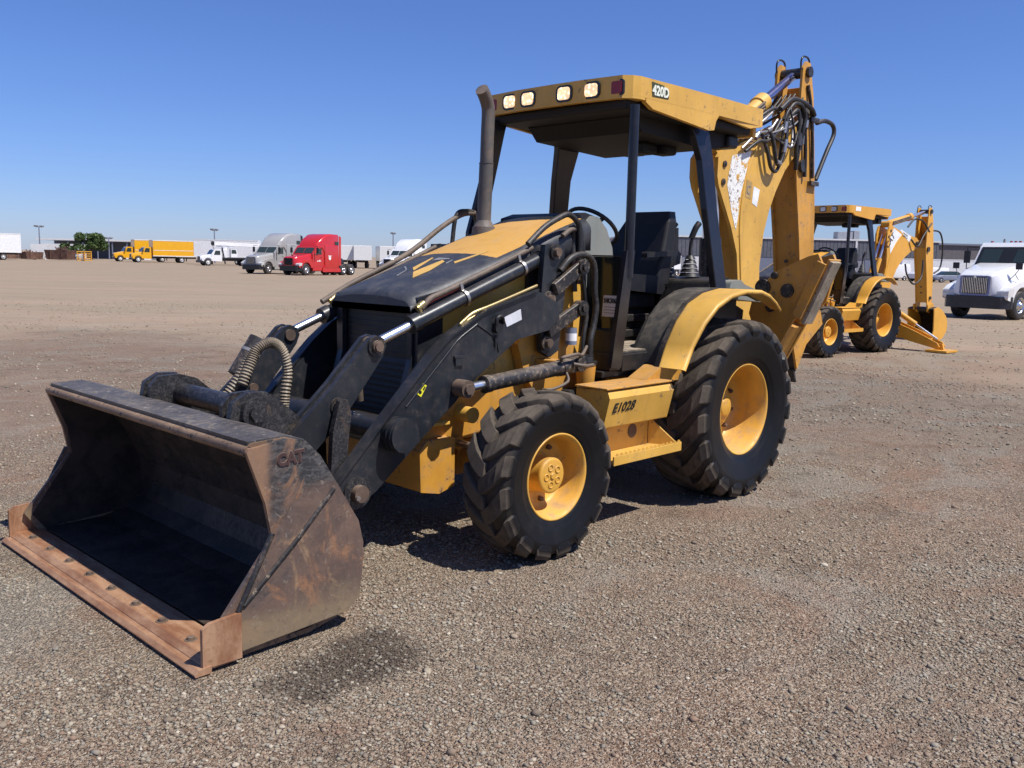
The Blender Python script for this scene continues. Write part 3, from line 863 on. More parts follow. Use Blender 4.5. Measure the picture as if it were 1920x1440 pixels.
    if hero:
        st = MB(); st.prism([(.475,1.33),(.485,1.475),(.630,1.475),(.615,1.33)], -1.104,-1.102, plane='YZ'); stk = st.build('sticker', LABELW, root)
        text('sticker_text', 'S4K3063', .046, (-1.1005,.490,1.424), (0,1,0), (0,0,1), INKB, stk, bold=.0015, sx=.72)
        ln = MB()
        for k in range(3): ln.box(-1.1015,-1.1010,.495,.605,1.395-.02*k,1.398-.02*k)
        ln.build('small_print', INKB, stk)
    for s in both:
        y0, y1 = s*.63, s*.70
        # front post: round upper tube, flat black lower blade
        po = MB()
        if s > 0:
            po.cyl((-1.12,s*.675,1.60),(-1.12,s*.675,2.72), .032, n=16)
            po.prism([(-1.075,1.78),(-1.165,1.78),(-1.06,1.0),(-.95,1.0)], s*.655, s*.690)
        else:
            po.loft([[(x0,-(y-.018),z),(x1,-(y-.018),z),(x1,-(y+.018),z),(x0,-(y+.018),z)] for x0, x1, y, z in ((-1.05,-1.20,.585,2.73),(-1.07,-1.18,.59,2.66),(-.93,-1.09,.71,1.90),(-.90,-1.02,.72,.98))], smooth=False)
        po.build('front_post', BLKG, root, bevel=.004)
        pr = MB()
        prof = ((-1.86,-2.13,.565,2.74),(-1.93,-2.13,.59,2.62),(-1.99,-2.15,.615,2.45),(-1.985,-2.13,.68,2.10),(-2.07,-2.22,.745,1.50)) if s > 0 else ((-1.74,-2.10,.56,2.74),(-1.77,-2.02,.58,2.58),(-1.80,-1.99,.63,2.35),(-1.86,-2.04,.70,2.05),(-1.97,-2.14,.75,1.48))
        pr.loft([[(x0,s*(y-.028),z),(x1,s*(y-.028),z),(x1,s*(y+.028),z),(x0,s*(y+.028),z)] for x0, x1, y, z in prof], smooth=False)
        pr.build('rear_post', BLKG, root, bevel=.008)
        if False:
            hr = MB(); hr.tube([(-2.02,.735,2.35),(-2.06,.775,2.28),(-2.20,.775,1.95),(-2.24,.735,1.86)], .013, steps=5); hr.build('grab_rail', BLKG, root)
    # seat
    se = MB()
    def srect(y, z0, z1, d0, d1): pass
    se.prism([(-1.62,1.50),(-1.60,1.56),(-1.66,1.62),(-2.10,1.60),(-2.14,1.50),(-2.10,1.46)], -.27,.27)
    se.loft([[(x0,y0,z),(x1,y0,z),(x1,y1,z),(x0,y1,z)] for x0, x1, y0, y1, z in ((-2.03,-2.20,-.33,.27,1.54),(-2.06,-2.23,-.345,.275,1.72),(-2.11,-2.26,-.26,.27,1.88),(-2.15,-2.28,-.175,.265,2.02),(-2.17,-2.28,-.13,.25,2.10))], smooth=False)
    se.build('seat', FABRIC, root, bevel=.045, seg=4)
    sb = MB(); sb.prism([(-2.24,1.72),(-2.30,1.98),(-2.33,1.98),(-2.34,1.80),(-2.38,1.78),(-2.38,1.70),(-2.20,1.66)], -.22,.24); sb.build('seat_shell', PLAST, root, bevel=.02, seg=3)
    ar = MB()
    for s in both: ar.prism([(-1.80,1.78),(-2.20,1.80),(-2.20,1.76),(-1.80,1.74)], s*.28, s*.33)
    ar.build('armrest', PLAST, root, bevel=.015)
    sbse = MB(); sbse.box(-2.10,-1.68,-.20,.20,1.36,1.47)
    for k in range(6):
        z = 1.02+.058*k; i = .03*(k % 2); sbse.box(-2.06+i,-1.72-i,-.19+i,.19-i,z,z+.056)
    sbse.build('seat_base', RUBBER, root, bevel=.008)
    # backhoe control tower with levers and bellows
    ct = MB(); ct.prism([(-2.20,.98),(-2.16,1.42),(-2.22,1.58),(-2.48,1.60),(-2.62,1.5),(-2.62,.98)], -.02,.62); ct.build('control_tower', PLAST, root, bevel=.03, seg=3)
    for y in (.12,.34):
        bl = MB()
        for k in range(5): bl.cyl((-2.36,y,1.60+.034*k),(-2.36,y,1.63+.034*k), .085-.010*k, .070-.011*k, n=14)
        bw = bl.build('bellows', PLAST, root)
        lv = MB(); lv.tube([(-2.36,y,1.72),(-2.355,y,1.82),(-2.37,y+.01,1.92),(-2.39,y+.02,1.98)], .013, n=8); lv.tube([(-2.365,y,1.90),(-2.39,y+.02,1.98),(-2.42,y+.03,2.02)], .024, n=10); lv.build('lever', PLAST, bw)
    # ---- fenders
    for s in both:
        arc_o = [(-1.29,1.00),(-1.36,1.16),(-1.47,1.31),(-1.60,1.425),(-1.78,1.495),(-1.98,1.525),(-2.2,1.52),(-2.42,1.485),(-2.62,1.43),(-2.80,1.365)]
        fi = MB(); fi.prism(thick([(x-.06,z+.006) for x,z in arc_o[:8]], .03), s*.56, s*.80, smooth=True); fi.build('inner_fender', MATB, root, bevel=.012, seg=3)
        gv = MB(); gv.prism(thick([(x,z+.004) for x,z in arc_o[:9]], .012), s*.795, s*.835); gv.build('fender_seal', RUBBER, root)
        # yellow band: outline swept along the arch, wider at the crown, rolled outer edge
        yb = MB(); V = []; F = []
        outer = [(x, z) for x, z in arc_o]
        for i, (x, z) in enumerate(outer):
            d = norm(np.array(outer[min(i+1, len(outer)-1)])-np.array(outer[max(i-1, 0)])); nn = np.array((-d[1], d[0]))
            if nn[1] < 0 and i > 2: nn = -nn
            nn = np.array((d[1], -d[0])) if np.dot(np.array((d[1], -d[0])), np.array((x+2.1, z-.65))) > 0 else np.array((-d[1], d[0]))
            taper = 1.0 if i < 7 else (1-.22*(i-6))
            ye = .835+(.245 if i > 2 else .20+.015*i)*max(.25, taper)
            for yy, dn in ((.83, .0), (.85, .004), (.5*(.85+ye), .004), (ye-.022, .003), (ye-.010, .001), (ye-.001, -.006), (ye, -.012), (ye-.001, -.028), (ye-.007, -.028), (ye-.010, -.010), (.83, -.008)):
                V.append((x+nn[0]*dn, s*yy, z+nn[1]*dn))
        m = 11
        for i in range(len(outer)-1):
            for k in range(m):
                q = (i*m+k, i*m+(k+1)%m, (i+1)*m+(k+1)%m, (i+1)*m+k); F.append(q)
        F += [tuple(range(m)), tuple(range((len(outer)-1)*m, len(outer)*m))]
        yb.add(V, F, 0, True); yb.build('fender', Y, root)
        fs = MB(); fs.prism([(-1.12,.926),(-1.30,1.005),(-1.62,1.005),(-1.62,.90),(-1.40,.90)], s*.70, s*.855); fs.build('fender_support', YD, root, bevel=.008)
        inw = MB(); inw.prism([(x-.03, z-.03) for x, z in arc_o]+[(-2.80,.98),(-1.34,.98)], s*.545, s*.565); inw.build('wheel_arch', PLAST, root)
        # tail cover behind the fender
        tc = MB(); tc.prism([(-2.33,1.50),(-2.36,1.575),(-2.50,1.585),(-2.56,1.55),(-2.95,1.46),(-2.95,1.40),(-2.4,1.44)], s*.46, s*.72); tc.build('tail_cover', GREYP, root, bevel=.02, seg=3)
        # tool box, step
        tb = MB(); tb.prism([(.69,.90),(.90,.912),(.945,.90),(.962,.86),(.915,.665),(.69,.665)], -1.29,-.60, plane='YZ') if s > 0 else tb.prism([(-.69,.90),(-.90,.912),(-.945,.90),(-.962,.86),(-.915,.665),(-.69,.665)], -1.29,-.60, plane='YZ')
        box_ = tb.build('tool_box', Y, root, bevel=.008)
        ld = MB(); ld.box(-1.30,-.58, min(s*.69,s*.955), max(s*.69,s*.955), .914,.926); ld.build('tool_box_lid', YD, box_, bevel=.004)
        sd = MB()
        sd.box(-1.24,-.58, min(s*.78,s*.80), max(s*.78,s*.80), .47,.664)
        sd.box(-1.34,-.60, min(s*.80,s*1.0), max(s*.80,s*1.0), .455,.475)
        sd.box(-1.34,-.60, min(s*1.0,s*1.012), max(s*1.0,s*1.012), .445,.505)
        for k in range(16): sd.prism([(-1.33+.045*k,.505),(-1.30+.045*k,.505),(-1.315+.045*k,.522)], s*1.0, s*1.011)
        sd.prism([(-1.24,.664),(-1.34,.475),(-1.24,.475)], s*.80, s*.99) if False else sd.add([(-1.245,s*.80,.66),(-1.245,s*.80,.476),(-1.335,s*1.0,.476),(-1.255,s*.80,.66),(-1.255,s*.80,.476),(-1.343,s*1.0,.476)], [(0,1,2),(3,5,4),(0,2,5,3)], 0)
        sd.build('step', Y, root, bevel=.002, seg=1)
        if s > 0 and hero:
            hl = MB(); hl.cyl((-1.06,.801,.585),(-1.06,.804,.585), .048, n=22); hl.build('step_hole', RUSTY, root)
            text('fleet_number', 'E1028', .090, (-.648,.9425,.765), (-1,0,.03), (0,.235,.97), INKB, box_, shear=.22, bold=.0012, sx=1.02)
        if s > 0:
            pot = MB(); pot.cyl((-.82,.58,.90),(-.82,.58,1.03), .058,.068, n=22); tk = pot.build('filler_neck', YD, root)
            cp = MB(); cp.cyl((-.82,.58,1.03),(-.82,.58,1.05), .075, n=22); cp.cyl((-.82,.58,1.05),(-.82,.58,1.075), .055,.05, n=10); cp.bar((-.88,.58,1.083),(-.76,.58,1.083), .03,.016); cp.build('filler_cap', PLAST, tk)
    # clutter under the platform
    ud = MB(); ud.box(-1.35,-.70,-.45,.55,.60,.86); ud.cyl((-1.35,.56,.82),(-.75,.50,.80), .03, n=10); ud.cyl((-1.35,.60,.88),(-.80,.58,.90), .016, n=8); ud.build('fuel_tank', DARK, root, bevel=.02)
    # ---- canopy
    cn = MB()
    W = .69
    topo = [(-1.05,-.60),(-1.02,-.30),(-1.015,0),(-1.02,.30),(-1.05,.62),(-1.10,.67),(-1.16,W),(-2.05,W),(-2.78,W-.02),(-2.82,W-.06),(-2.82,-W+.06),(-2.78,-W+.02),(-2.05,-W),(-1.16,-W),(-1.10,-.66)]
    cn.prism(topo, 2.775,2.905, plane='XY')
    lipf = [(-1.05,-.60),(-1.02,-.30),(-1.015,0),(-1.02,.30),(-1.05,.62),(-1.10,.67),(-1.16,W),(-1.22,W),(-1.22,.60),(-1.09,.56),(-1.06,.3),(-1.055,0),(-1.06,-.3),(-1.09,-.56),(-1.22,-.60),(-1.22,-W),(-1.16,-W),(-1.10,-.66)]
    cn.prism(lipf, 2.760,2.776, plane='XY')
    for s in both:
        cn.prism([(-1.22,2.776),(-1.22,2.750),(-1.30,2.715),(-2.00,2.655),(-2.06,2.665),(-2.08,2.73),(-2.12,2.776)], s*(W-.035), s*W)
        cn.prism([(-2.12,2.776),(-2.60,2.74),(-2.80,2.776)], s*(W-.05), s*(W-.02))
    cn.box(-2.82,-2.77,-.60,.60,2.70,2.776)
    ca = cn.build('canopy', Y if hero else YEL2, root, bevel=.024, seg=3)
    hl = MB(); hl.box(-2.70,-1.10,-.62,.62,2.70,2.773); hl.prism([(-1.35,2.70),(-1.45,2.60),(-2.30,2.56),(-2.55,2.62),(-2.60,2.70)], -.50,.50)
    hl.box(-1.92,-1.74,.16,.30,2.50,2.58); hl.box(-2.12,-1.96,.20,.34,2.51,2.58)
    hl.build('headliner', HEADL, root, bevel=.02)
    wl_ = MB(); wl_.box(-2.66,-2.52,.34,.54,2.60,2.70); wl_.box(-2.66,-2.52,-.54,-.34,2.60,2.70); wl_.build('rear_work_light', PLAST, root, bevel=.02)
    for y in (-.38,-.19,.15,.38):
        xf = -1.015-.10*y*y
        bz = MB(); bz.prism([(y+a, 2.832+b) for a, b in rrect(.146,.110,.035)], xf-.02, xf+.006, plane='YZ'); bzo = bz.build('headlight', BLK, ca, bevel=.003)
        le = MB(); le.prism([(y+a, 2.832+b) for a, b in rrect(.108,.082,.022)], xf+.004, xf+.010, plane='YZ'); le.build('lens', LENS if hero else LENSC, bzo, bevel=.003)
    for y in (.575,-.575):
        bz = MB(); bz.prism([(y+a, 2.830+b) for a, b in rrect(.115,.105,.02)], -1.075, -1.048, plane='YZ'); bzo = bz.build('marker_lamp', BLK, ca, bevel=.003)
        le = MB(); le.prism([(y+a, 2.830+b) for a, b in rrect(.088,.080,.015)], -1.050, -1.042, plane='YZ'); le.build('lens', REDL, bzo, bevel=.003)
    if hero:
        dc = MB(); dc.prism([(-1.285,2.795),(-1.275,2.888),(-1.40,2.882),(-1.475,2.845),(-1.470,2.80)], W+.001, W+.003); dco = dc.build('model_decal', INKG, ca)
        text('model_number', '420D', .088, (-1.282,W+.0045,2.808), (-1,0,.0), (0,0,1), INKW, dco, bold=.003, sx=.95)
    else:
        dc = MB(); dc.prism([(-1.30,2.80),(-1.30,2.885),(-1.50,2.885),(-1.50,2.80)], W+.001, W+.003); dc.build('model_decal', WHITE, ca)

    # ---- loader
    ARM = BLK if hero else YEL2
    for s in both:
        outer = [(-.30,1.52),(.14,1.405),(.40,1.275),(.54,1.165),(.87,.845),(1.20,.52),(1.205,.45),(1.16,.39),(1.09,.375),(.92,.465),(.67,.66),(.50,.79),(.36,.89),(.28,.965),(.08,1.09),(-.14,1.225),(-.42,1.27),(-.52,1.34),(-.50,1.44)]
        am = MB(); am.prism(outer, s*.555, s*.600)
        arm = am.build('loader_arm', ARM, root, bevel=.004)
        fl_ = MB()                                                # top flange following the upper edge
        up = [(-.30,1.53),(.14,1.415),(.40,1.285),(.54,1.175),(.87,.855),(1.205,.525)]
        fl_.prism(thick(up, -.012), s*.545, s*.622); fl_.build('flange', ARM, arm, bevel=.002, seg=1)
        wp = MB()                                                 # raised plate over the knee and weld bead
        wp.tube([(.20,s*.602,1.33),(.34,s*.602,1.25),(.44,s*.602,1.16),(.72,s*.602,.90)], .006, n=6); wp.tube([(.20,s*.602,1.33),(.05,s*.602,1.24),(.02,s*.602,1.16)], .005, n=6); wp.build('weld_bead', ARM, arm)
        bc = MB(); bc.cyl((.80,s*.60,.765),(.80,s*.70,.765), .092, n=32); bc.cyl((.80,s*.64,.765),(.80,s*.65,.765), .097, n=32); bc.cyl((.80,s*.675,.765),(.80,s*.685,.765), .097, n=32)
        bc.build('tube_end_cap', ARM, arm, bevel=.004)
        pb = MB(); pb.cyl((1.045,s*.50,.48),(1.045,s*.612,.48), .085, n=28, mat=0); pb.cyl((1.045,s*.61,.48),(1.045,s*.65,.48), .045, n=22, mat=1); pb.cyl((1.075,s*.645,.465),(1.075,s*.66,.465), .014, n=8, mat=2)
        pb.build('hinge_pin', [WORN, RUSTY, STEEL], arm, bevel=.003)
        # mount for the stray fork and small bracket
        bk = MB(); bk.box(.30,.38, min(s*.60,s*.615), max(s*.60,s*.615), 1.145,1.158); bk.box(.31,.37, min(s*.60,s*.612), max(s*.60,s*.612), 1.10,1.146); bk.build('bracket', ARM, arm)
        if s > 0 and hero:
            tg = MB(); tg.prism([(.645,.965),(.60,1.02),(.575,1.005),(.615,.945)], .601,.603); tgo = tg.build('warning_tag', LABELY, arm)
            tk = MB(); tk.prism(disc(.622,.972,.011,10), .6032,.6042); tk.prism([(.605,.985),(.592,1.003),(.584,.998),(.597,.980)], .6032,.6042); tk.build('tag_mark', INKB, tgo)
            pl_ = MB(); pl_.prism([(-.02,1.362),(-.16,1.408),(-.172,1.345),(-.045,1.305)], .601,.603); plo = pl_.build('data_plate', LABELW, arm)
            hk = MB(); hk.tube([(-.01,.607,1.33),(.02,.625,1.37),(.06,.625,1.36),(.06,.62,1.31)], .012, n=8); hk.cyl((.045,.60,1.30),(.045,.63,1.30), .028, n=14); hk.cyl((.05,.605,1.26),(.05,.605,1.19), .010, n=6); hk.build('latch', PLAST, arm)
            ml = MB()
            for k in range(4): ml.box(.315,.365,.602,.606,1.105+.009*k,1.109+.009*k)
            ml.build('maker_plate', STEEL, arm)
            pp = MB(); pp.tube([(.30,.585,1.345),(.22,.59,1.395),(.08,.60,1.437),(-.30,.60,1.548)], .010, n=8, steps=4); pp.tube([(.30,.585,1.345),(.32,.585,1.330),(.27,.585,1.350),(.18,.588,1.385)], .009, n=8, steps=4); pp.build('tilt_indicator_rod', BRASS, arm)
    # torque tube
    tt = MB(); tt.cyl((.80,-.56,.765),(.80,.56,.765), .080, n=28); tt.build('cross_tube', ARM, root)
    # tilt levers
    for s in both:
        lo = [(.77,1.26),(.82,1.285),(.875,1.265),(.96,1.16),(1.34,.815),(1.62,.98),(1.66,.93),(1.60,.875),(1.30,.62),(1.22,.66),(.79,1.17),(.76,1.21)]
        lo = [(.755,1.225),(.775,1.268),(.82,1.285),(.865,1.27),(1.10,1.03),(1.36,.80),(1.34,.70),(1.26,.66),(1.03,.86),(.78,1.165)]
        lv = MB(); lv.prism(lo, s*.445, s*.475); lv.prism(lo, s*.375, s*.405)
        lv.prism([(.86,1.255),(1.09,1.02),(1.34,.80),(1.33,.785),(1.08,1.005),(.85,1.24)], s*.405, s*.445, mat=1)
        tl = lv.build('tilt_lever', [ARM, WORN], root, bevel=.004)
        pn = MB()
        for x, z, r_ in ((.825,1.225,.055),(1.075,.925,.045)):
            pn.cyl((x,s*.36,z),(x,s*.50,z), r_*.62, n=20, mat=0); pn.cyl((x,s*.475,z),(x,s*.485,z), r_, n=24, mat=1); pn.cyl((x,s*.50,z),(x,s*.512,z), r_*.5, n=8, mat=0)
        pn.build('pivot_pin', [RUSTY, BLKD if hero else ARM], tl, bevel=.002, seg=1)
        lk = MB(); lk.prism([(1.05,.965),(1.10,.965),(1.145,.80),(1.16,.56),(1.12,.50),(1.06,.53),(1.05,.74),(1.03,.88)], s*.50, s*.535); lk.build('link_bar', WORN, root, bevel=.006)
        l2 = MB(); l2.prism([(1.32,.80),(1.60,1.01),(1.66,.98),(1.66,.92),(1.40,.72),(1.30,.68),(1.26,.73)], s*.405, s*.445); l2.build('push_link', WORN, root, bevel=.006)
        # tilt cylinder
        a_, b_ = np.array((.825, s*.425, 1.225)), np.array((-.58, s*.425+s*.05, 1.755)); d_ = norm(b_-a_); L = np.linalg.norm(b_-a_)
        rod = MB(); rod.cyl(a_, a_+d_*.38, .026, n=20)
        rod.cyl(a_-np.array((0,s*.035,0)), a_+np.array((0,s*.035,0)), .048, n=18, mat=1)
        bod = MB(); bod.cyl(a_+d_*.30, a_+d_*(L-.05), .044, n=26); bod.cyl(a_+d_*.285, a_+d_*.345, .052, n=26); bod.cyl(a_+d_*(L-.12), a_+d_*(L-.03), .052, n=26); bod.cyl(b_-np.array((0,s*.04,0)), b_+np.array((0,s*.04,0)), .055, n=18)
        tcyl = bod.build('tilt_cylinder', BLK if hero else ARM, root, bevel=.002, seg=1)
        rod.build('cylinder_rod', [CHROME, RUSTY], tcyl)
        clp = MB()
        for f in (.47, .80):
            c_ = a_+d_*(L*f); clp.cyl(c_-d_*.010, c_+d_*.010, .052, n=24); e_ = np.cross(d_, (0,1,0)); e_ = e_ if e_[2] > 0 else -e_
            clp.obox(c_+e_*.062, d_*.010, e_*.028, np.array((0,.012,0)))
        clp.build('pipe_clamp', STEEL, tcyl)
        e_ = np.cross(d_, (0,1,0)); e_ = norm(e_ if e_[2] > 0 else -e_); o_ = np.array((0, -s*.010, 0))
        pi = MB(); pi.tube([a_+d_*.40+e_*.055+o_, a_+d_*.48+e_*.085+o_, a_+d_*.60+e_*.082+o_, a_+d_*(L*.6)+e_*.08+o_, a_+d_*(L-.16)+e_*.085+o_], .0165, n=10, steps=4)
        pi.build('steel_pipe', HOSEB, tcyl)
        sv = MB(); sv.tube([a_+d_*.42+e_*.050+o_*3, a_+d_*.50+e_*.062+o_*3, a_+d_*.70+e_*.058+o_*3], .010, n=8, mat=0); sv.cyl(a_+d_*.37+e_*.066+o_, a_+d_*.425+e_*.078+o_, .021, n=6, mat=1); sv.cyl(a_+d_*.385+e_*.04+o_, a_+d_*.385+e_*.085+o_, .016, n=8, mat=1)
        sv.build('hose_sleeve', [SLEEVE, BRASS], tcyl)
        # lift cylinder
        p0, p1 = np.array((.345,s*.665,.975)), np.array((-.62,s*.665,1.05)); d_ = norm(p1-p0)
        lc = MB(); lc.cyl(p0+d_*.16, p1-d_*.10, .047, n=26); lc.cyl(p0+d_*.145, p0+d_*.19, .052, n=26); lc.cyl(p1-d_*.16, p1-d_*.08, .052, n=22); lc.bar(p1-d_*.12, p1+d_*.06, .06,.09); lc.cyl(p1-np.array((0,s*.06,0)), p1+np.array((0,s*.05,0)), .045, n=16)
        lco = lc.build('lift_cylinder', BLKD if hero else ARM, root, bevel=.003, seg=1)
        lr = MB(); lr.cyl(p0, p0+d_*.20, .027, n=18, mat=0); lr.cyl(p0-np.array((0,s*.06,0)), p0+np.array((0,s*.03,0)), .050, n=20, mat=1); lr.cyl(p0+np.array((0,s*.03,0)), p0+np.array((0,s*.045,0)), .033, n=6, mat=1); lr.build('cylinder_rod', [CHROME, RUSTY], lco)
        lp = MB(); lp.tube([p1-d_*.14+(0,s*.04,-.03), p1-d_*.16+(0,s*.07,-.08), p1-d_*.26+(0,s*.05,-.11), p1-d_*.34+(0,s*.02,-.11)], .010, n=8); lp.tube([p1-d_*.18+(0,s*.03,.05), p1-d_*.20+(0,s*.06,.075), p1-d_*.08+(0,s*.07,.08), p1+d_*.02+(0,s*.03,.06), p1+d_*.10+(0,0,.10)], .011, n=8); lp.tube([p1-d_*.10+(0,s*.06,.02), p1-d_*.02+(0,s*.09,.0), p1+d_*.12+(0,s*.04,-.02)], .012, n=8)
        lp.build('cylinder_pipe', HOSEB, lco)
        # tower with parallel links
        tw = MB(); tw.prism([(-.43,1.80),(-.60,1.80),(-.64,1.60),(-.58,1.13),(-.50,1.09),(-.42,1.13),(-.40,1.45)], s*.505, s*.545); tw.prism([(-.43,1.80),(-.60,1.80),(-.64,1.60),(-.58,1.13),(-.50,1.09),(-.42,1.13),(-.40,1.45)], s*.40, s*.43)
        two = tw.build('loader_tower', ARM, root, bevel=.004)
        tp = MB()
        for x, z in ((-.47,1.46),(-.46,1.185),(-.52,1.755)): tp.cyl((x,s*.545,z),(x,s*.560,z), .050, n=20, mat=1); tp.cyl((x,s*.56,z),(x,s*.585,z), .028, n=14, mat=0)
        tp.build('tower_pin', [RUSTY, BLKD], two, bevel=.002, seg=1)
        pk = MB()
        for (xa, za), (xb, zb) in (((-.50,1.52),(-.75,1.665)), ((-.44,1.26),(-.755,1.40))):
            dd = norm((xb-xa, 0, zb-za)); nn = np.cross(dd, (0,1,0)); w_ = .042
            A_, B_ = np.array((xa, s*.57, za)), np.array((xb, s*.57, zb))
            pk.obox((A_+B_)/2, dd*np.linalg.norm(B_-A_)/2, nn*w_, np.array((0,.018,0)))
            pk.cyl(B_-np.array((0,.03,0)), B_+np.array((0,s*.035,0)), .048, n=20); pk.cyl(B_, B_+np.array((0,s*.05,0)), .026, n=12)
        pk.build('link_arm', BLKD if hero else ARM, two, bevel=.004, seg=1)
    # coupler frame behind the bucket
    cf = MB()
    for s in both:
        cf.prism([(1.00,.42),(1.02,.55),(1.14,.60),(1.24,.86),(1.42,1.01),(1.52,1.04),(1.64,1.035),(1.69,.98),(1.69,.86),(1.56,.78),(1.44,.60),(1.37,.33),(1.20,.28)], s*.38, s*.41)
        cf.prism([(1.42,.96),(1.50,1.04),(1.60,1.045),(1.68,1.0),(1.71,.86),(1.54,.76),(1.40,.86)], s*.455, s*.495)
        cf.cyl((1.57,s*.495,.945),(1.57,s*.525,.945), .075, n=24); cf.cyl((1.57,s*.525,.945),(1.57,s*.545,.945), .045, n=6)
    cf.cyl((1.50,-.44,.93),(1.50,.40,.93), .058, n=24); cf.cyl((1.12,-.40,.50),(1.12,.40,.50), .05, n=18)
    cf.build('coupler', WORN if hero else ARM, root, bevel=.008)
    # ---- bucket
    IW = 1.130
    b = MB()
    path = [(1.965,.875),(1.935,.90),(1.78,.905),(1.70,.88),(1.62,.80),(1.50,.60),(1.42,.42),(1.405,.28),(1.44,.15),(1.53,.075),(1.68,.042),(2.04,.034)]
    b.prism(thick(path, -.022), -IW, IW, mat=0)
    b.cyl((1.955,-IW,.885),(1.955,IW,.885), .024, n=14, mat=0)
    bk = b.build('bucket', [BKT_LIP if hero else YEL2, BKT_OUT if hero else YEL2], root, bevel=.004)
    tpp = MB(); tpp.prism([(1.955,.928),(1.78,.934),(1.685,.906),(1.69,.896),(1.78,.920),(1.955,.915)], -IW+.01, IW-.01); tpp.build('spill_guard', SPILL if hero else YEL2, bk)
    inl = MB(); inl.prism(thick([(1.925,.862),(1.79,.874),(1.725,.853),(1.645,.78),(1.527,.586),(1.45,.41),(1.437,.285),(1.467,.172),(1.54,.107),(1.68,.075),(2.02,.066)], -.004), -IW+.004, IW-.004); inl.build('bucket_inner_face', BKT_IN if hero else YEL2, bk)  # thin inner sheet; on the front machine its colour holds the painted shade
    side = [(1.978,.888),(1.965,.905),(1.93,.905),(1.79,.925),(1.70,.91),(1.62,.83),(1.52,.67),(1.41,.46),(1.385,.33),(1.41,.14),(1.48,.075),(2.04,.035),(2.13,.17),(1.865,.50),(1.895,.66)]
    for s in both:
        sp_ = MB(); sp_.prism(side, s*IW, s*(IW+.022)); spo = sp_.build('side_plate', BKT_OUT if hero else YEL2, bk, bevel=.004)
        il_ = MB(); il_.prism([(1.955,.868),(1.72,.85),(1.62,.76),(1.50,.56),(1.44,.40),(1.43,.28),(1.46,.17),(1.54,.10),(2.02,.066),(2.09,.16),(1.85,.50),(1.872,.66)], s*(IW-.006), s*(IW-.001)); il_.build('side_inner_face', BKT_IN if hero else YEL2, spo)  # inner sheet of the side plate, shade painted in on the front machine
        db = MB(); db.prism([(1.65,.755),(1.52,.655),(1.425,.50),(1.398,.39),(1.42,.135),(1.49,.082),(2.02,.050),(2.035,.225),(1.87,.53)], s*(IW+.022), s*(IW+.036)); db.build('wear_plate', BKT_OUT if hero else YEL2, spo, bevel=.003)
        bd = MB(); bd.tube([(1.56,s*(IW+.036),.672),(1.76,s*(IW+.036),.470),(2.012,s*(IW+.036),.245)], .011, n=8, steps=1); bd.tube([(1.87,s*(IW+.034),.53),(2.035,s*(IW+.034),.225)], .012, n=8, steps=1); bd.build('weld_bead', BLKD if hero else YEL2, spo)
        cc = MB(); cc.prism([(2.205,.030),(2.205,.195),(2.17,.215),(2.03,.225),(2.03,.028)], s*(IW+.030), s*(IW+.050)); cc.build('corner_cutter', EDGE if hero else YEL2, spo, bevel=.004)
        if s > 0 and hero:
            text('raised_lettering', 'CAT', .072, (1.836,IW+.0225,.812), (-1,0,.06), (0,0,1), BKT_LET, spo, bold=.006, depth=.002, sx=.92)
            text('raised_lettering', 'CAT', .072, (1.836,IW+.0245,.812), (-1,0,.06), (0,0,1), INKR, spo, bold=.003, depth=.003, sx=.92)
    ce = MB(); ce.prism([(2.03,.034),(2.03,.062),(2.17,.060),(2.20,.040),(2.20,.022),(2.05,.022)], -IW-.046, IW+.046)
    ceo = ce.build('cutting_edge', EDGE if hero else YEL2, bk, bevel=.003)
    ce2 = MB(); ce2.prism([(2.17,.012),(2.17,.040),(2.225,.034),(2.245,.018),(2.24,.008),(2.18,.008)], -IW-.055, IW+.055); ce2.build('bolt_on_edge', EDGE if hero else YEL2, bk, bevel=.003)
    for k in range(8):
        y = -.99+.275*k
        bo = MB(); bo.cyl((2.135,y,.058),(2.135,y,.074), .020,.016, n=8, mat=0); bo.cyl((2.135,y,.058),(2.135,y,.062), .028, n=12, mat=0); bo.build('bolt', RUSTY if hero else YEL2, ceo)
    bk.location = (-.050, -.098, 0)
    # ---- hoses of the loader
    if hero:
        h = MB(); h.tube([(1.30,-.10,.99),(1.245,-.10,1.11),(1.20,-.10,1.185),(1.12,-.10,1.215),(1.05,-.10,1.17),(1.015,-.10,1.05),(1.035,-.10,.90),(1.04,-.10,.80),(1.00,-.08,.71)], .028, n=12, steps=15, ridges=.13, smooth=False); h.build('spring_guard_hose', GUARD, root)
        h = MB(); h.tube([(1.36,-.16,.93),(1.30,-.14,1.02),(1.24,-.14,1.11),(1.20,-.13,1.17)], .027, n=12, steps=12, ridges=.13, smooth=False); h.build('spring_guard_hose', GUARD, root)
        h = MB(); h.cyl((1.24,-.26,1.02),(1.10,-.26,1.22), .055, n=20); h.cyl((1.155,-.26,1.14),(1.145,-.26,1.155), .058, n=20, mat=1); h.build('coupler_cylinder', [BLKD, GREYL], root, split=False)
        h = MB(); h.tube([(1.42,.30,.80),(1.34,.24,.73),(1.20,.16,.71),(1.06,.05,.74)], .024, n=10, steps=12, ridges=.13, smooth=False); h.build('spring_guard_hose', GUARD, root)
        h = MB(); h.tube([(.98,.36,1.02),(.93,.33,1.09),(.86,.30,1.10),(.80,.28,1.02),(.78,.27,.90)], .02, n=10); h.build('loop_hose', HOSEB, root)
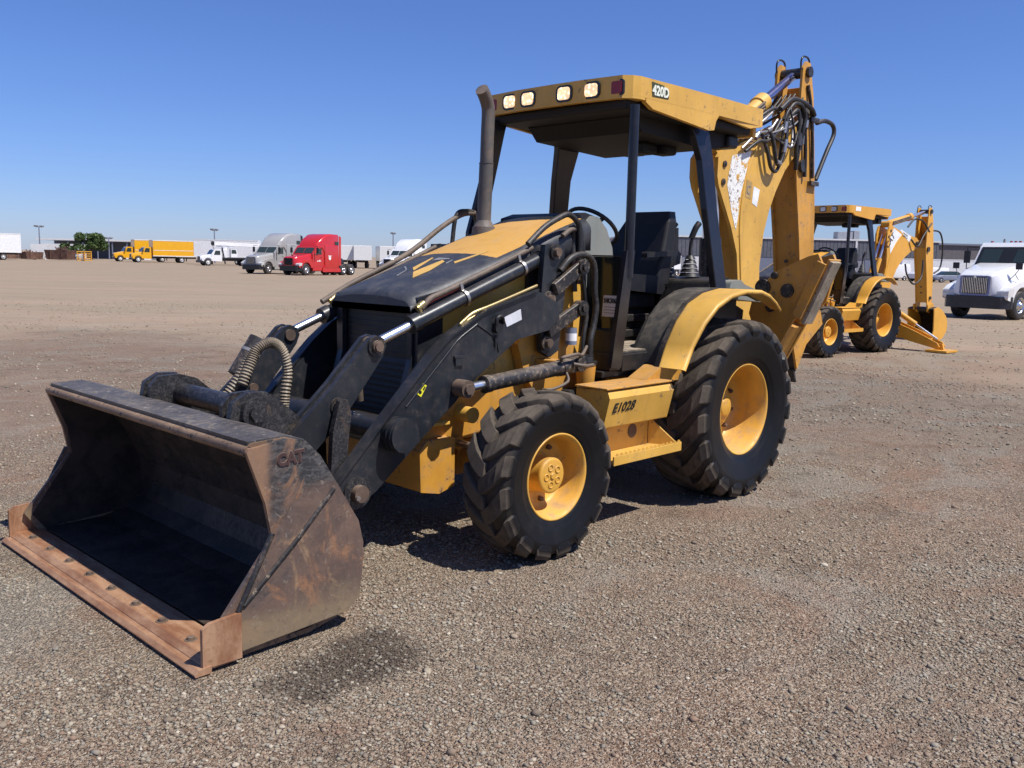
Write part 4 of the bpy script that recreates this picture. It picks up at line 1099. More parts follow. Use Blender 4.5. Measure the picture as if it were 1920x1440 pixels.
        hoses = [
            ([(-.35,.47,1.80),(-.50,.47,1.91),(-.65,.47,1.98),(-.73,.47,2.0),(-.80,.47,1.97),(-.84,.47,1.92),(-.85,.47,1.77),(-.84,.46,1.60)], .019),
            ([(-.70,.45,1.86),(-.78,.45,1.905),(-.85,.45,1.90),(-.87,.46,1.78),(-.86,.46,1.55)], .018),
            ([(-.56,.56,1.64),(-.63,.57,1.71),(-.71,.57,1.74),(-.80,.57,1.74),(-.87,.57,1.70),(-.895,.57,1.62),(-.90,.57,1.50),(-.92,.57,1.40),(-.90,.57,1.28),(-.86,.58,1.18),(-.86,.58,1.05)], .021),
            ([(-.82,.50,1.70),(-.86,.51,1.53),(-.88,.52,1.35),(-.85,.53,1.22),(-.83,.54,1.06)], .016),
            ([(-.88,.44,1.92),(-.90,.45,1.80),(-.89,.46,1.64),(-.91,.47,1.46),(-.88,.48,1.2)], .020),
            ([(-.80,.44,1.93),(-.835,.43,1.84),(-.82,.44,1.72),(-.83,.45,1.5)], .022),
            ([(-.55,-.46,1.42+.35),(-.59,-.46,2.00),(-.69,-.46,2.04),(-.77,-.46,2.02),(-.80,-.46,1.90)], .016),
            ([(.55,-.44,1.415),(.31,-.44,1.535),(-.13,-.45,1.72),(-.46,-.46,1.92),(-.64,-.46,2.01),(-.77,-.46,2.03)], .018),
        ]
        for pts, r_ in hoses:
            h = MB(); h.tube(pts, r_, n=10, steps=6); h.build('hydraulic_hose', RUBBER if r_ != .018 else HOSEB, root)
        h = MB(); h.tube([(-.86,.44,1.90),(-.88,.45,1.80),(-.87,.45,1.70)], .030, n=10, steps=18, ridges=.12); h.build('spiral_guard', RUBBER, root)
        f_ = MB(); f_.cyl((-.72,.53,1.16),(-.72,.53,1.27), .038, n=20, mat=0); f_.cyl((-.72,.53,1.185),(-.72,.53,1.235), .0385, n=20, mat=1, caps=False); f_.build('oil_filter', [C_GREY, WHITE], root)
        f_ = MB(); f_.box(-.72,-.60,.40,.44,1.70,1.80); f_.build('red_flag_label', SLEEVE, root)

    # ---- backhoe: swing frame, boom, stick, bucket, stabilisers
    sf = MB()
    sf.prism([(-2.75,1.00),(-3.0,1.02),(-3.0,.52),(-2.75,.52)], -.62,.62)
    sf.prism([(-3.0,1.15),(-3.15,1.20),(-3.35,1.15),(-3.42,.95),(-3.35,.62),(-3.0,.55)], -.16,.16)
    sf.cyl((-3.05,0,.48),(-3.05,0,1.25), .13, n=20)
    sf.build('swing_frame', YD, root, bevel=.01)
    P0 = np.array((-3.42, .98)); ang = R(pose['boom'])
    def rot(q): d = np.asarray(q, float)-P0; return (P0[0]+d[0]*math.cos(ang)-d[1]*math.sin(ang), P0[1]+d[0]*math.sin(ang)+d[1]*math.cos(ang))
    boom = [(-3.40,.82),(-3.56,.86),(-3.70,1.10),(-3.83,1.45),(-3.81,1.69),(-3.85,1.98),(-3.93,2.20),(-4.03,2.38),(-4.18,2.58),(-4.36,2.74),(-4.44,2.88),(-4.40,2.99),(-4.28,3.01),(-4.12,2.95),(-3.69,2.815),(-3.60,2.775),(-3.08,2.66),(-3.02,2.60),(-3.02,2.44),(-3.05,2.36),(-3.28,2.03),(-3.40,1.80),(-3.46,1.47),(-3.40,1.18),(-3.30,.98),(-3.30,.86)]
    bm = MB()
    for y0, y1 in ((.105,.140),(-.140,-.105)): bm.prism([rot(q) for q in boom], y0, y1)
    inner = [(-3.40,.90),(-3.52,.92),(-3.66,1.12),(-3.79,1.45),(-3.77,1.70),(-3.81,1.99),(-3.89,2.22),(-4.0,2.40),(-4.16,2.60),(-4.34,2.76),(-4.30,2.97),(-4.10,2.92),(-3.69,2.79),(-3.30,2.50),(-3.38,2.10),(-3.46,1.85),(-3.53,1.47),(-3.47,1.18)]
    bm.prism([rot(q) for q in inner], -.105,.105)
    bo_ = bm.build('boom', Y, root, bevel=.006)
    # weld ridge on the boom side, pins
    rg = MB(); rl = [(-3.50,1.50),(-3.45,1.82),(-3.42,2.05),(-3.44,2.30),(-3.52,2.55),(-3.66,2.79)]
    rg.tube([(rot(q)[0], .141, rot(q)[1]) for q in rl], .010, n=6); rg.build('weld_ridge', Y, bo_)
    pn = MB()
    for q in ((-3.12,2.55),(-3.11,2.40)): x, z = rot(q); pn.cyl((x,.138,z),(x,.152,z), .028, n=16, mat=0); pn.cyl((x,.15,z),(x,.158,z), .014, n=8, mat=1)
    x, z = rot((-4.34,2.88)); pn.cyl((x,-.20,z),(x,.20,z), .06, n=20, mat=1)
    pn.build('boom_pin', [RUSTY, WORN], bo_)
    if hero:
        dw = MB(); dw.prism([rot(q) for q in [(-3.24,2.63),(-3.55,2.70),(-3.50,2.56),(-3.41,2.32),(-3.385,2.12),(-3.36,2.00),(-3.27,2.16),(-3.18,2.38),(-3.20,2.50)]], .1405,.1425)
        t_ = NT('torn white decal'); nz = t_.noise(26, 6, .7, dist=1.2); nz2 = t_.noise(9, 5, .6)
        t_.set(Base_Color=t_.mix(t_.ramp(nz, .54, .60), t_.mix(t_.ramp(nz2, .55, .62), (.78,.78,.74), (.60,.315,.045)), (.16,.12,.09)), Roughness=.5)
        dw.build('torn_decal', t_.mat, bo_)
        d2 = MB(); d2.prism([rot(q) for q in [(-3.50,2.45),(-3.60,2.43),(-3.585,2.28),(-3.49,2.30)]], .1405,.142); d2o = d2.build('faded_badge', paint('faded badge', (.42,.27,.09), .6, DUST, .5, .2, chips=(.12,.08,.05), camt=.3, scale=4), bo_)
        xx, zz = rot((-3.50,2.33)); text('badge_letters', 'C', .11, (xx,.1435,zz), (-1,0,-.15), (0,0,1), GREYL, d2o, sx=.8)
        d3 = MB(); d3.prism([rot(q) for q in [(-3.625,2.40),(-3.735,2.375),(-3.70,2.22),(-3.61,2.25)]], .1405,.1425); d3.build('white_label', WHITE, bo_)
    else:
        dw = MB(); dw.prism([rot(q) for q in [(-3.20,2.66),(-3.62,2.72),(-3.46,2.40),(-3.39,2.12),(-3.18,2.36)]], .1405,.1425); dwo = dw.build('white_decal', WHITE, bo_)
        a0 = rot((-3.28,2.18)); a1 = rot((-3.42,2.62)); d_ = norm((a1[0]-a0[0],0,a1[1]-a0[1]))
        text('decal_letters', 'CAT', .20, (a0[0]+.06,.1435,a0[1]), d_, np.cross((0,1,0), d_), INKB, dwo, bold=.004)
        a0 = rot((-3.52,2.80)); d_ = norm((rot((-4.2,2.95))[0]-rot((-3.5,2.8))[0],0,rot((-4.2,2.95))[1]-rot((-3.5,2.8))[1]))
        pl_ = MB(); pl_.prism([rot(q) for q in [(-3.50,2.76),(-3.50,2.80),(-4.02,2.90),(-4.02,2.74)]], .1412,.1425); plo = pl_.build('model_decal', WHITE, bo_)
        text('model_number', '420D', .13, (rot((-3.60,2.73))[0],.1435,rot((-3.60,2.73))[1]-.03), d_, np.cross((0,1,0), d_), INKB, plo)
    # boom cylinders at the front of the boom
    bcx = MB(); q0 = rot((-3.16,2.48)); 
    for y in (-.055,.055):
        bcx.cyl((-3.22,y,1.02),(-3.22+.62*(q0[0]+3.22),y,1.02+.62*(q0[1]-1.02)), .05, n=20)
    bco = bcx.build('boom_cylinder', BLKD if hero else YEL2, root)
    br_ = MB()
    for y in (-.055,.055): br_.cyl((-3.22+.6*(q0[0]+3.22),y,1.02+.6*(q0[1]-1.02)),(q0[0],y,q0[1]), .026, n=14)
    br_.build('cylinder_rod', CHROME, bco)
    # stick
    A = np.array(pose['stick_top']); Bq = np.array(pose['stick_bot']); d2_ = norm(Bq-A); n2_ = np.array((-d2_[1], d2_[0]))   # n2_: towards the machine front
    if n2_[0] < 0: n2_ = -n2_
    L = np.linalg.norm(Bq-A)
    def sk(u, v): q = A+d2_*u+n2_*v; return (q[0], q[1])
    sm = MB()
    so = [sk(-.10,-.06),sk(-.12,.02),sk(-.06,.09),sk(.35,.16),sk(.80,.22),sk(1.05,.21),sk(1.5,.16),sk(L-.25,.12),sk(L+.02,.09),sk(L+.06,.0),sk(L+.02,-.09),sk(L-.3,-.13),sk(1.3,-.16),sk(.7,-.15),sk(.2,-.12)]
    for y0, y1 in ((.118,.142),(-.142,-.118)): sm.prism(so, y0, y1)
    sm.prism([sk(.80,.200),sk(1.05,.19),sk(1.5,.14),sk(L-.2,.10),sk(L-.2,-.11),sk(1.3,-.14),sk(.7,-.13),sk(.62,.06)], -.118,.118)
    sm.prism([sk(.10,-.10),sk(.10,-.12),sk(.7,-.152),sk(.7,-.13)], -.118,.118)
    sto = sm.build('stick', YD if hero else YEL2, root, bevel=.006)
    spn = MB()
    for u, v, r_ in ((-.02,.0,.05),(.84,.13,.06),(L-.02,.0,.05),(L-.30,.0,.04)):
        x, z = sk(u, v); spn.cyl((x,-.175,z),(x,.175,z), r_, n=18)
    spn.build('stick_pin', WORN, sto)
    hp = MB()
    for u in (.22+.45*L, .30+.62*L, .30+.68*L):
        c0 = np.array((sk(u,.135 if u < L*.75 else .12)[0], 0., sk(u,.135 if u < L*.75 else .12)[1])); nn = np.array((n2_[0],0,n2_[1])); r_ = .045 if u < .75*L and u < .23+.45*L else .018
        hp.cyl(c0+nn*.005, c0+nn*.022, r_, n=18)
    hp.build('plug', RUSTY, sto)
    gr_ = MB()
    for y in (-.125,.125):
        x, z = sk(-.08,.02); gr_.tube([(x+.08,y,z-.05),(x+.085,y,z+.03),(x+.05,y,z+.075),(x-.03,y,z+.08),(x-.075,y,z+.05),(x-.08,y,z-.02)], .009, n=8)
    gr_.build('hose_guard', BLK, sto)
    # stick cylinder over the boom
    s0 = rot((-3.10,2.70)); s1 = sk(-.01,.0); dd = np.array((s1[0]-s0[0], 0, s1[1]-s0[1])); Ls = np.linalg.norm(dd); dd = dd/Ls; S0 = np.array((s0[0],0,s0[1]))
    sy = MB(); fr_ = .60
    sy.cyl(S0+dd*.05, S0+dd*(Ls*fr_), .070, n=26); sy.cyl(S0+dd*(Ls*fr_-.10), S0+dd*(Ls*fr_+.015), .085, n=26); sy.cyl(S0-np.array((0,.10,0)), S0+np.array((0,.10,0)), .07, n=20)
    syo = sy.build('stick_cylinder', Y, root, bevel=.003, seg=1)
    sr = MB(); sr.cyl(S0+dd*(Ls*fr_-.02), S0+dd*(Ls-.02), .040, n=20); sr.build('cylinder_rod', plain('blued chrome rod', (.34,.33,.46), .2, .9) if hero else CHROME, syo)
    cr_ = MB()
    for k in range(3):
        y = -.05+.05*k; cr_.cyl(S0+dd*.15+np.array((0,.075,.03-.03*k)), S0+dd*(Ls*fr_-.1)+np.array((0,.075,.03-.03*k)), .012, n=8)
    cr_.build('steel_pipe', HOSEB, syo)
    # bucket of the backhoe
    bx, bz_ = pose['bucket']; tilt = R(pose['tilt'])
    fl = pose.get('flip', 1); bsc = pose.get('bscale', 1)
    def br2(q): q = (q[0]*fl*bsc, q[1]*bsc); return (bx+q[0]*math.cos(tilt)-q[1]*math.sin(tilt), bz_+q[0]*math.sin(tilt)+q[1]*math.cos(tilt))
    hb = [(-.10,.06),(.10,.07),(.30,-.02),(.52,-.22),(.60,-.42),(.54,-.60),(.34,-.72),(-.02,-.78),(-.30,-.80),(-.12,-.45)]
    hbm = MB(); shell = [(-.10,.06),(.10,.07),(.30,-.02),(.52,-.22),(.60,-.42),(.54,-.60),(.34,-.72),(-.02,-.78),(-.34,-.80)]
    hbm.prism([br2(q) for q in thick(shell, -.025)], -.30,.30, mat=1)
    for s in both: hbm.prism([br2(q) for q in hb], s*.30, s*.322, mat=0)
    for s in both: hbm.prism([br2(q) for q in [(-.14,.16),(.14,.16),(.22,.0),(-.12,.02)]], s*.15, s*.18, mat=0)
    hbo = hbm.build('digging_bucket', [YELD if hero else YEL2, BKT_IN], root, bevel=.006)  # shell colour is worn steel with the inside shade painted in
    for k in range(5):
        y = -.26+.13*k; th_ = MB(); th_.prism([br2(q) for q in [(-.30,-.785),(-.30,-.825),(-.50,-.822),(-.50,-.80)]], y-.03, y+.03); th_.build('tooth', WORN, hbo)
    # stabilisers
    for s in both:
        st_ = MB()
        if pose['stab'] == 'up':
            pl = [(.50,.86),(.62,.80),(.70,.90),(.88,1.26),(1.03,1.42),(1.10,1.72),(1.06,1.80),(.98,1.78),(.72,1.66),(.52,1.49),(.48,1.30),(.56,1.10)]
            st_.prism([(s*y, z) for y, z in pl], -3.10,-3.07, plane='YZ'); st_.prism([(s*y, z) for y, z in pl], -3.36,-3.33, plane='YZ')
            st_.prism([(s*y, z) for y, z in [(.52,.84),(.64,.80),(.84,1.20),(.74,1.24)]], -3.33,-3.10, plane='YZ')
            so_ = st_.build('stabiliser', YELD, root, bevel=.006)
            ft = MB()
            d_ = norm((0, s*.22, .52)); nn = norm(np.cross(d_, (1,0,0))); nn = nn if nn[1]*s > 0 else -nn
            c_ = np.array((-3.16, s*1.05, 1.50))
            ft.obox(c_, d_*.28, np.array((.10,0,0)), nn*.010); ft.obox(c_+nn*.025+np.array((.02,0,0)), d_*.27, np.array((.075,0,0)), nn*.015, mat=1)
            ft.obox(c_-nn*.03+np.array((.13,0,0)), d_*.24, np.array((.012,0,0)), nn*.04)
            ft.build('foot_pad', [YELD, PADM], so_, bevel=.005)
            pp_ = MB()
            for y, z, r_ in ((.60,.92,.04),(.82,1.50,.042),(.68,1.36,.030),(.60,1.52,.05),(.70,1.62,.022)): pp_.cyl((-3.38,s*y,z),(-3.045,s*y,z), r_, n=18, mat=0); pp_.cyl((-3.07,s*y,z),(-3.05,s*y,z), r_*1.35, n=18, mat=0)
            pp_.build('pin', BLKD, so_, bevel=.002, seg=1)
            gd = MB(); gd.prism([(s*y, z) for y, z in [(.40,.86),(.80,.94),(.80,1.02),(.40,1.04)]], -3.06,-2.98, plane='YZ'); gd.prism([(-3.40,1.30),(-3.40,.82),(-3.26,.76),(-3.20,.82)], s*.62, s*.66); gd.build('leg_bracket', Y, so_, bevel=.005)
        else:
            pl = [(.52,.60),(.66,.62),(1.20,.42),(1.70,.20),(1.76,.12),(1.68,.08),(1.1,.20),(.60,.36),(.50,.44)]
            st_.prism([(s*y, z) for y, z in pl], -3.10,-3.07, plane='YZ'); st_.prism([(s*y, z) for y, z in pl], -3.36,-3.33, plane='YZ'); st_.box(-3.33,-3.10, min(s*.6,s*1.5), max(s*.6,s*1.5), .24,.27)
            so_ = st_.build('stabiliser', Y, root, bevel=.005)
            sc_ = MB(); a_ = np.array((-3.22,s*.52,.92)); b_ = np.array((-3.22,s*1.64,.26)); d_ = norm(b_-a_); sc_.cyl(a_, a_+d_*.75, .055, n=16, mat=0); sc_.cyl(a_+d_*.7, b_, .026, n=12, mat=1); sc_.build('stabiliser_cylinder', [Y, CHROME], so_)
            ft = MB(); ft.obox((-3.22,s*1.74,.035), (.26,0,0), (0,.22,0), (0,0,.022)); ft.prism([(s*1.62,.05),(s*1.80,.05),(s*1.76,.18),(s*1.66,.18)], -3.25,-3.19, plane='YZ'); ft.build('foot_pad', Y, so_, bevel=.004)
    # hoses of the backhoe
    if hero:
        bh = [([(-3.92,.20,3.10),(-4.11,.20,3.21),(-4.29,.20,3.22),(-4.51,.20,3.18),(-4.60,.19,3.13)], .022, RUBBER),
              ([(-4.02,.18,3.02),(-4.15,.20,3.17),(-4.28,.20,3.19),(-4.36,.20,3.15),(-4.40,.20,3.08),(-4.38,.19,2.94),(-4.40,.17,2.79)], .020, RUBBER),
              ([(-4.06,.16,2.98),(-4.18,.20,3.11),(-4.26,.20,3.12),(-4.29,.20,3.0),(-4.28,.19,2.8),(-4.33,.17,2.6)], .020, RUBBER),
              ([(-3.74,.19,2.93),(-3.79,.22,2.80),(-3.86,.22,2.63),(-3.93,.22,2.62),(-4.0,.22,2.75),(-4.02,.22,2.86),(-4.05,.2,3.04)], .017, RUBBER),
              ([(-3.66,.17,2.86),(-3.72,.20,2.72),(-3.80,.20,2.58),(-3.90,.20,2.55),(-3.98,.20,2.66),(-4.02,.19,2.84)], .016, RUBBER),
              ([(-3.34,.17,2.70),(-3.53,.20,2.84),(-3.73,.20,2.89),(-3.87,.20,3.0)], .013, STEEL),
              ([(-3.40,.17,2.68),(-3.56,.20,2.78),(-3.72,.20,2.80),(-3.84,.19,2.88),(-3.98,.18,3.02)], .015, RUBBER),
              ([(-3.47,.13,2.84),(-3.60,.20,2.95),(-3.77,.20,3.05)], .014, STEEL),
              ([(-3.52,.10,2.90),(-3.68,.17,3.03),(-3.85,.18,3.10),(-4.0,.14,3.08)], .016, RUBBER),
              ([(-4.80,.12,3.09),(-4.97,.12,3.13),(-5.14,.12,3.11),(-5.18,.12,3.02),(-5.05,.12,2.84),(-4.85,.12,2.55)], .022, RUBBER),
              ([(-4.50,.158,3.40),(-4.57,.165,3.2),(-4.63,.165,2.96),(-4.70,.16,2.55)], .016, BLKD),
              ([(-4.42,.165,3.22),(-4.46,.17,3.05),(-4.50,.17,2.80),(-4.53,.165,2.55)], .018, RUBBER),
              ([(-4.20,.16,3.05),(-4.32,.18,2.98),(-4.36,.18,2.82),(-4.34,.17,2.62)], .013, RUBBER)]
        for pts, r_, m in bh:
            h = MB(); h.tube(pts, r_, n=10, steps=6); h.build('hydraulic_hose' if m is not STEEL else 'steel_pipe', m, root)
        rh = random.Random(11)
        for k in range(9):                                        # the tangle of thinner hoses round the boom nose
            x0 = -3.62-.05*k; z0 = 2.80+.03*rh.random()
            xa, za = x0-.12-.1*rh.random(), 2.62+.28*rh.random(); xb, zb = -4.02-.22*rh.random(), 2.78+.38*rh.random(); xc, zc = -4.20-.20*rh.random(), 3.02+.22*rh.random()
            h = MB(); h.tube([(x0,.12,z0+.05),(x0-.04,.165,z0+.02),(xa,.175+.05*rh.random(),za),(xb,.18+.05*rh.random(),zb),(xc,.155+.03*rh.random(),zc),(xc-.06,.13,zc+.03)], rh.choice((.009,.011,.013)), n=8, steps=6)
            h.build('hydraulic_hose', rh.choice((RUBBER, RUBBER, HOSEB, STEEL, BLKD)), root)
        for k in range(5):
            h = MB(); y = .10-.045*k; h.tube([(-3.50,y,2.80),(-3.62,y,2.90),(-3.85,y,2.98),(-4.05,y+.02*rh.random(),3.05+.05*rh.random()),(-4.25,y,3.20),(-4.36,y,3.30)], .012, n=8, steps=6); h.build('hydraulic_hose', RUBBER, root)
        ft_ = MB()
        for (x, y, z), (x2, y2, z2) in (((-3.99,.22,2.72),(-4.02,.22,2.84)), ((-3.86,.22,2.63),(-3.93,.22,2.615)), ((-4.01,.20,2.90),(-4.03,.20,3.0)), ((-3.70,.20,2.885),(-3.76,.20,2.91)), ((-3.50,.20,2.80),(-3.55,.20,2.845)), ((-4.40,.18,2.84),(-4.40,.18,2.92)), ((-4.46,.18,3.0),(-4.47,.18,3.07))):
            ft_.cyl((x,y,z),(x2,y2,z2), .024, n=6)
        ft_.build('hose_fitting', STEEL, root)
        cl_ = MB()
        for u in (.42, 1.02): x, z = sk(u, -.10); cl_.box(x-.06,x+.10,.142,.185,z-.02,z+.02)
        cl_.build('hose_clamp', BLKD, sto)
        gdm = MB(); x, z = sk(.36,.05); gdm.prism([(x-.10,z+.10),(x+.05,z+.12),(x+.12,z-.16),(x+.02,z-.22)], .143,.16); gdm.build('hose_cover', MUFF, sto, bevel=.004)
    else:
        for pts in ([(-4.55,.18,2.62),(-4.80,.20,2.80),(-5.2,.20,2.78),(-5.6,.19,2.55)], [(-4.75,.18,2.35),(-5.0,.22,2.20),(-5.3,.20,2.45),(-5.7,.18,2.75)], [(-5.90,.10,2.6),(-6.35,.10,2.55),(-6.55,.10,2.2),(-6.5,.10,1.75),(-6.2,.10,1.6)], [(-5.45,.17,1.90),(-5.30,.22,1.50),(-4.95,.22,1.35),(-4.65,.20,1.55),(-4.60,.16,1.8)]):
            h = MB(); h.tube(pts, .02, n=8, steps=6); h.build('hydraulic_hose', RUBBER, root)
    return root

POSE_UP = dict(boom=0, stick_top=(-4.51,3.50), stick_bot=(-4.80,1.18), bucket=(-4.72,1.18), tilt=62, bscale=.72, stab='up')
POSE_OUT = dict(boom=27, stick_top=(-5.70,3.00), stick_bot=(-6.02,.72), bucket=(-6.00,.72), tilt=-8, stab='down', flip=-1)
backhoe('backhoe_loader', 'worn yellow backhoe loader in front with black hood and rusty bucket on the gravel', (0,0,0), 0, True, POSE_UP)
backhoe('backhoe_loader', 'second yellow backhoe loader behind the big one, with lowered digging arm and stabiliser leg down', (-12.65,-4.25,0), R(-5), False, POSE_OUT)
# ------------------------------------------------------------------ lorries, cars, buildings and the rest of the yard
ALU = plain('polished wheel', (.62, .62, .62), .22, .9)
CHR2 = plain('chrome trim', (.70, .70, .72), .14, 1.0)
_twc = {}
def truck_wheel(root, c, s, r=.50, w=.29, rimm=None, dish=.0):
    rimm = rimm or ALU
    key = (r, w, s, rimm.name)
    if key not in _twc:
        b = MB(); rr = r*.56
        b.lathe([(rr,-.5*w),(r*.86,-.52*w),(r*.97,-.44*w),(r,-.34*w),(r,.34*w),(r*.97,.44*w),(r*.86,.52*w),(rr,.5*w)], (0,0,0), n=32, sign=s)
        t_ = b.build('wheel', TYREF, None)
        m = MB(); m.lathe([(rr+.01,.44*w),(rr+.015,.50*w),(rr-.02,.50*w),(rr*.88,.40*w),(rr*.80,.30*w),(rr*.62,.40*w),(rr*.40,.46*w),(rr*.36,.60*w),(rr*.25,.70*w),(0,.70*w)], (0,0,0), n=28, sign=s)
        for k in range(8):
            a = 2*math.pi*k/8; m.lathe([(rr*.09,.30*w),(rr*.09,.42*w),(0,.42*w)], (rr*.70*math.sin(a),0,rr*.70*math.cos(a)), n=8, mat=1, sign=s)
        m_ = m.build('rim', [rimm, DARK], t_)
        _twc[key] = (t_, m_)
        t_.parent = root; t_.location = c
        return t_
    t0, m0 = _twc[key]
    t_ = t0.copy(); COL.objects.link(t_); t_.parent = root; t_.location = c
    m_ = m0.copy(); COL.objects.link(m_); m_.parent = t_
    return t_

def rring(x, w, z0, z1, r, n=4, wt=None):
    """rounded cross-section at x, half width w at the bottom and wt at the top"""
    wt = w if wt is None else wt
    o = []
    for sx, zz, ww, a0 in ((1, z0+r, w, -90), (1, z1-r, wt, 0), (-1, z1-r, wt, 90), (-1, z0+r, w, 180)):
        for k in range(n+1):
            a = R(a0+90*k/n); o.append((x, sx*(ww-r)+r*math.cos(a), zz+r*math.sin(a)))
    return o

def conventional(name, label, loc, rz, col, group, sleeper=None, kind='road', scale=1.0, cat='truck', detail=False, tandem=True, rear=True):
    """bonneted lorry: hood, cab, optional tall sleeper, chassis; origin on the ground under the front axle"""
    root = empty(name, loc, rz); root.scale = (scale,)*3
    tag(root, label, cat, group)
    ch = MB()
    back = -6.9 if tandem else -4.6
    for s in (1,-1): ch.box(back, .9, min(s*.32,s*.42), max(s*.32,s*.42), .78, 1.02)
    ch.box(-.2,.2,-.8,.8,.42,.60)
    for x in ((-5.1,-6.3) if tandem else (-4.0,)): ch.cyl((x,-.85,.50),(x,.85,.50), .11, n=10)
    ch.build('chassis', TRIM, root)
    for s in (1,-1):
        truck_wheel(root, (0, s*.98, .50), s)
        for x in ((-5.1,-6.3) if tandem else (-4.0,)): truck_wheel(root, (x, s*.92, .50), s, .50, .50)
    hw = MB()
    hw.loft([rring(1.02,.58,.85,1.46,.10,wt=.54), rring(.95,.80,.84,1.54,.14,wt=.62), rring(.55,.95,.86,1.64,.16,wt=.74), rring(-.2,.95,.92,1.74,.18,wt=.86), rring(-.95,1.02,1.0,1.90,.16,wt=.96)])
    if detail:
        hw = MB(); hw.loft([rring(1.03,.60,.82,1.50,.08,wt=.57), rring(.96,.84,.80,1.57,.12,wt=.63), rring(.55,1.00,.95,1.70,.18,wt=.76), rring(-.1,1.10,1.10,1.84,.20,wt=.90), rring(-.95,1.12,1.10,1.97,.16,wt=1.02)])
    hood = hw.build('hood', col, root)
    fd = MB()
    for s in (1,-1):
        arch = [(.60*math.cos(R(a)), .52+.62*math.sin(R(a))) for a in range(8, 173, 12)]
        fd.prism([(.98,.70),(.98,.98),(.80,1.12),(.45,1.24),(.0,1.34),(-.75,1.42),(-.80,.62)]+arch[::-1], s*.55, s*1.15)
    fd.build('fender', col, hood, bevel=.13, seg=4)
    bp = MB(); bp.prism([(1.12,-.80),(1.08,-.95),(.75,-1.18),(.62,-1.18),(.62,1.18),(.75,1.18),(1.08,.95),(1.12,.80)], .38, .80, plane='XY'); bp.build('bumper', TRIM if not detail else paint('front bumper', (.020,.020,.026), .35, DUST, .1), root, bevel=.05, seg=2)
    gp = MB(); gp.prism([(y, 1.16+z) for y, z in rrect(1.06,.70,.10)], 1.00, 1.035, plane='YZ'); gpo = gp.build('grille_surround', CHR2 if detail else (col if kind != 'wedge' else C_GREY), hood, bevel=.02)
    gi = MB(); gi.prism([(y, 1.17+z) for y, z in rrect(.90,.58,.06)], 1.034, 1.040, plane='YZ'); gio = gi.build('grille', DARK, gpo)
    if detail:
        gpo.data.materials[0] = plain('silver blue surround', (.20,.22,.36), .25, .4)
        for k in range(15):
            y = -.42+.06*k; b_ = MB(); b_.prism([(y-.011,.90),(y+.011,.90),(y+.011,1.44),(y-.011,1.44)], 1.040, 1.058, plane='YZ'); b_.build('grille_bar', CHR2, gio)
        em = MB(); em.prism([(.0,1.40),(.055,1.46),(.0,1.52),(-.055,1.46)], 1.036,1.050, plane='YZ'); em.build('emblem', CHR2, gpo, bevel=.004)
    else:
        b_ = MB()
        for k in range(7): z = .93+.08*k; b_.box(1.040,1.046,-.43,.43,z,z+.02)
        b_.build('grille_bars', CHR2 if kind != 'bars' else TRIM, gio)
    for s in (1,-1):
        hl = MB(); hl.prism([(.985,.80),(.985,1.00),(.80,1.10),(.58,1.06),(.66,.84)], s*.74, s*1.155); hl.build('headlight', LENSC if detail else plain('headlamp', (.55,.56,.55), .15), hood, bevel=.06, seg=2)
    # cab
    H = 2.72 if not sleeper else 2.62
    cb = MB(); cb.prism([(-.80,.72),(-.86,1.88),(-1.34,H-.18),(-1.50,H-.02),(-1.75,H),(-2.42,H),(-2.48,H-.1),(-2.48,.62),(-1.0,.62)], -1.12, 1.12)
    cab = cb.build('cab', col, root, bevel=.09, seg=3)
    ws = MB(); d0 = norm((-.48,0,.60+H-2.62)); nrm = norm((d0[2],0,-d0[0])); c0 = np.array((-1.10,0,1.88+.5*(H-2.06)+.01))
    c0 = np.array(((-.86-1.34)/2, 0, (1.88+H-.18)/2)); dd = norm((-.48,0,H-.18-1.88)); nn = np.array((dd[2],0,-dd[0])); Lw = math.hypot(.48, H-2.06)
    for s in ((1,-1) if not detail else (1,-1)): ws.obox(c0+np.array((0,s*(.50 if not detail else .60),0))+nn*.012, dd*(Lw*(.44 if not detail else .36)), np.array((0,(.475 if not detail else .34),0)), nn*.012)
    ws.build('windshield', GLASS, cab, bevel=.02)
    if detail:
        bb = MB(); bb.obox(c0+nn*.004, dd*(Lw*.50), np.array((0,1.045,0)), nn*.012); bb.obox(c0+nn*.010, dd*(Lw*.47), np.array((0,.16,0)), nn*.0125); bb.build('windshield_surround', TRIM, cab)
    for s in (1,-1):
        sw = MB(); sw.prism([(-1.22,1.82),(-1.52,H-.28),(-2.02,H-.28),(-2.02,1.82)], s*1.12, s*1.132); sw.build('side_window', GLASS, cab, bevel=.02)
        dr = MB(); dr.prism([(-1.02,.80),(-1.06,1.78),(-1.10,1.80),(-2.06,1.80),(-2.06,.80)], s*1.119, s*1.130); dro = dr.build('door', col, cab, bevel=.008)
        hdl = MB(); hdl.box(-2.0,-1.86,min(s*1.13,s*1.15),max(s*1.13,s*1.15),1.55,1.59); hdl.build('handle', TRIM, dro)
        stp = MB(); stp.box(-2.1,-.85, min(s*.95,s*1.13), max(s*.95,s*1.13), .40,.62); stp.build('side_step', col if sleeper else TRIM, root, bevel=.03)
        ft = MB(); ft.cyl((-2.25,s*.88,.72),(-3.5 if tandem else -3.0,s*.88,.72), .30, n=22); ft.build('fuel_tank', (ALU if not sleeper else col), root)
        mi = MB()
        mi.tube([(-1.16,s*1.10,2.52),(-1.08,s*1.42,2.54),(-1.06,s*1.46,2.48),(-1.06,s*1.46,1.80),(-1.08,s*1.42,1.76),(-1.12,s*1.10,1.82)], .018, n=6, steps=2); mi.box(-1.12,-1.02,min(s*1.36,s*1.56),max(s*1.36,s*1.56),1.95,2.40)
        mi.build('mirror', TRIM if not sleeper else TRIM, cab)
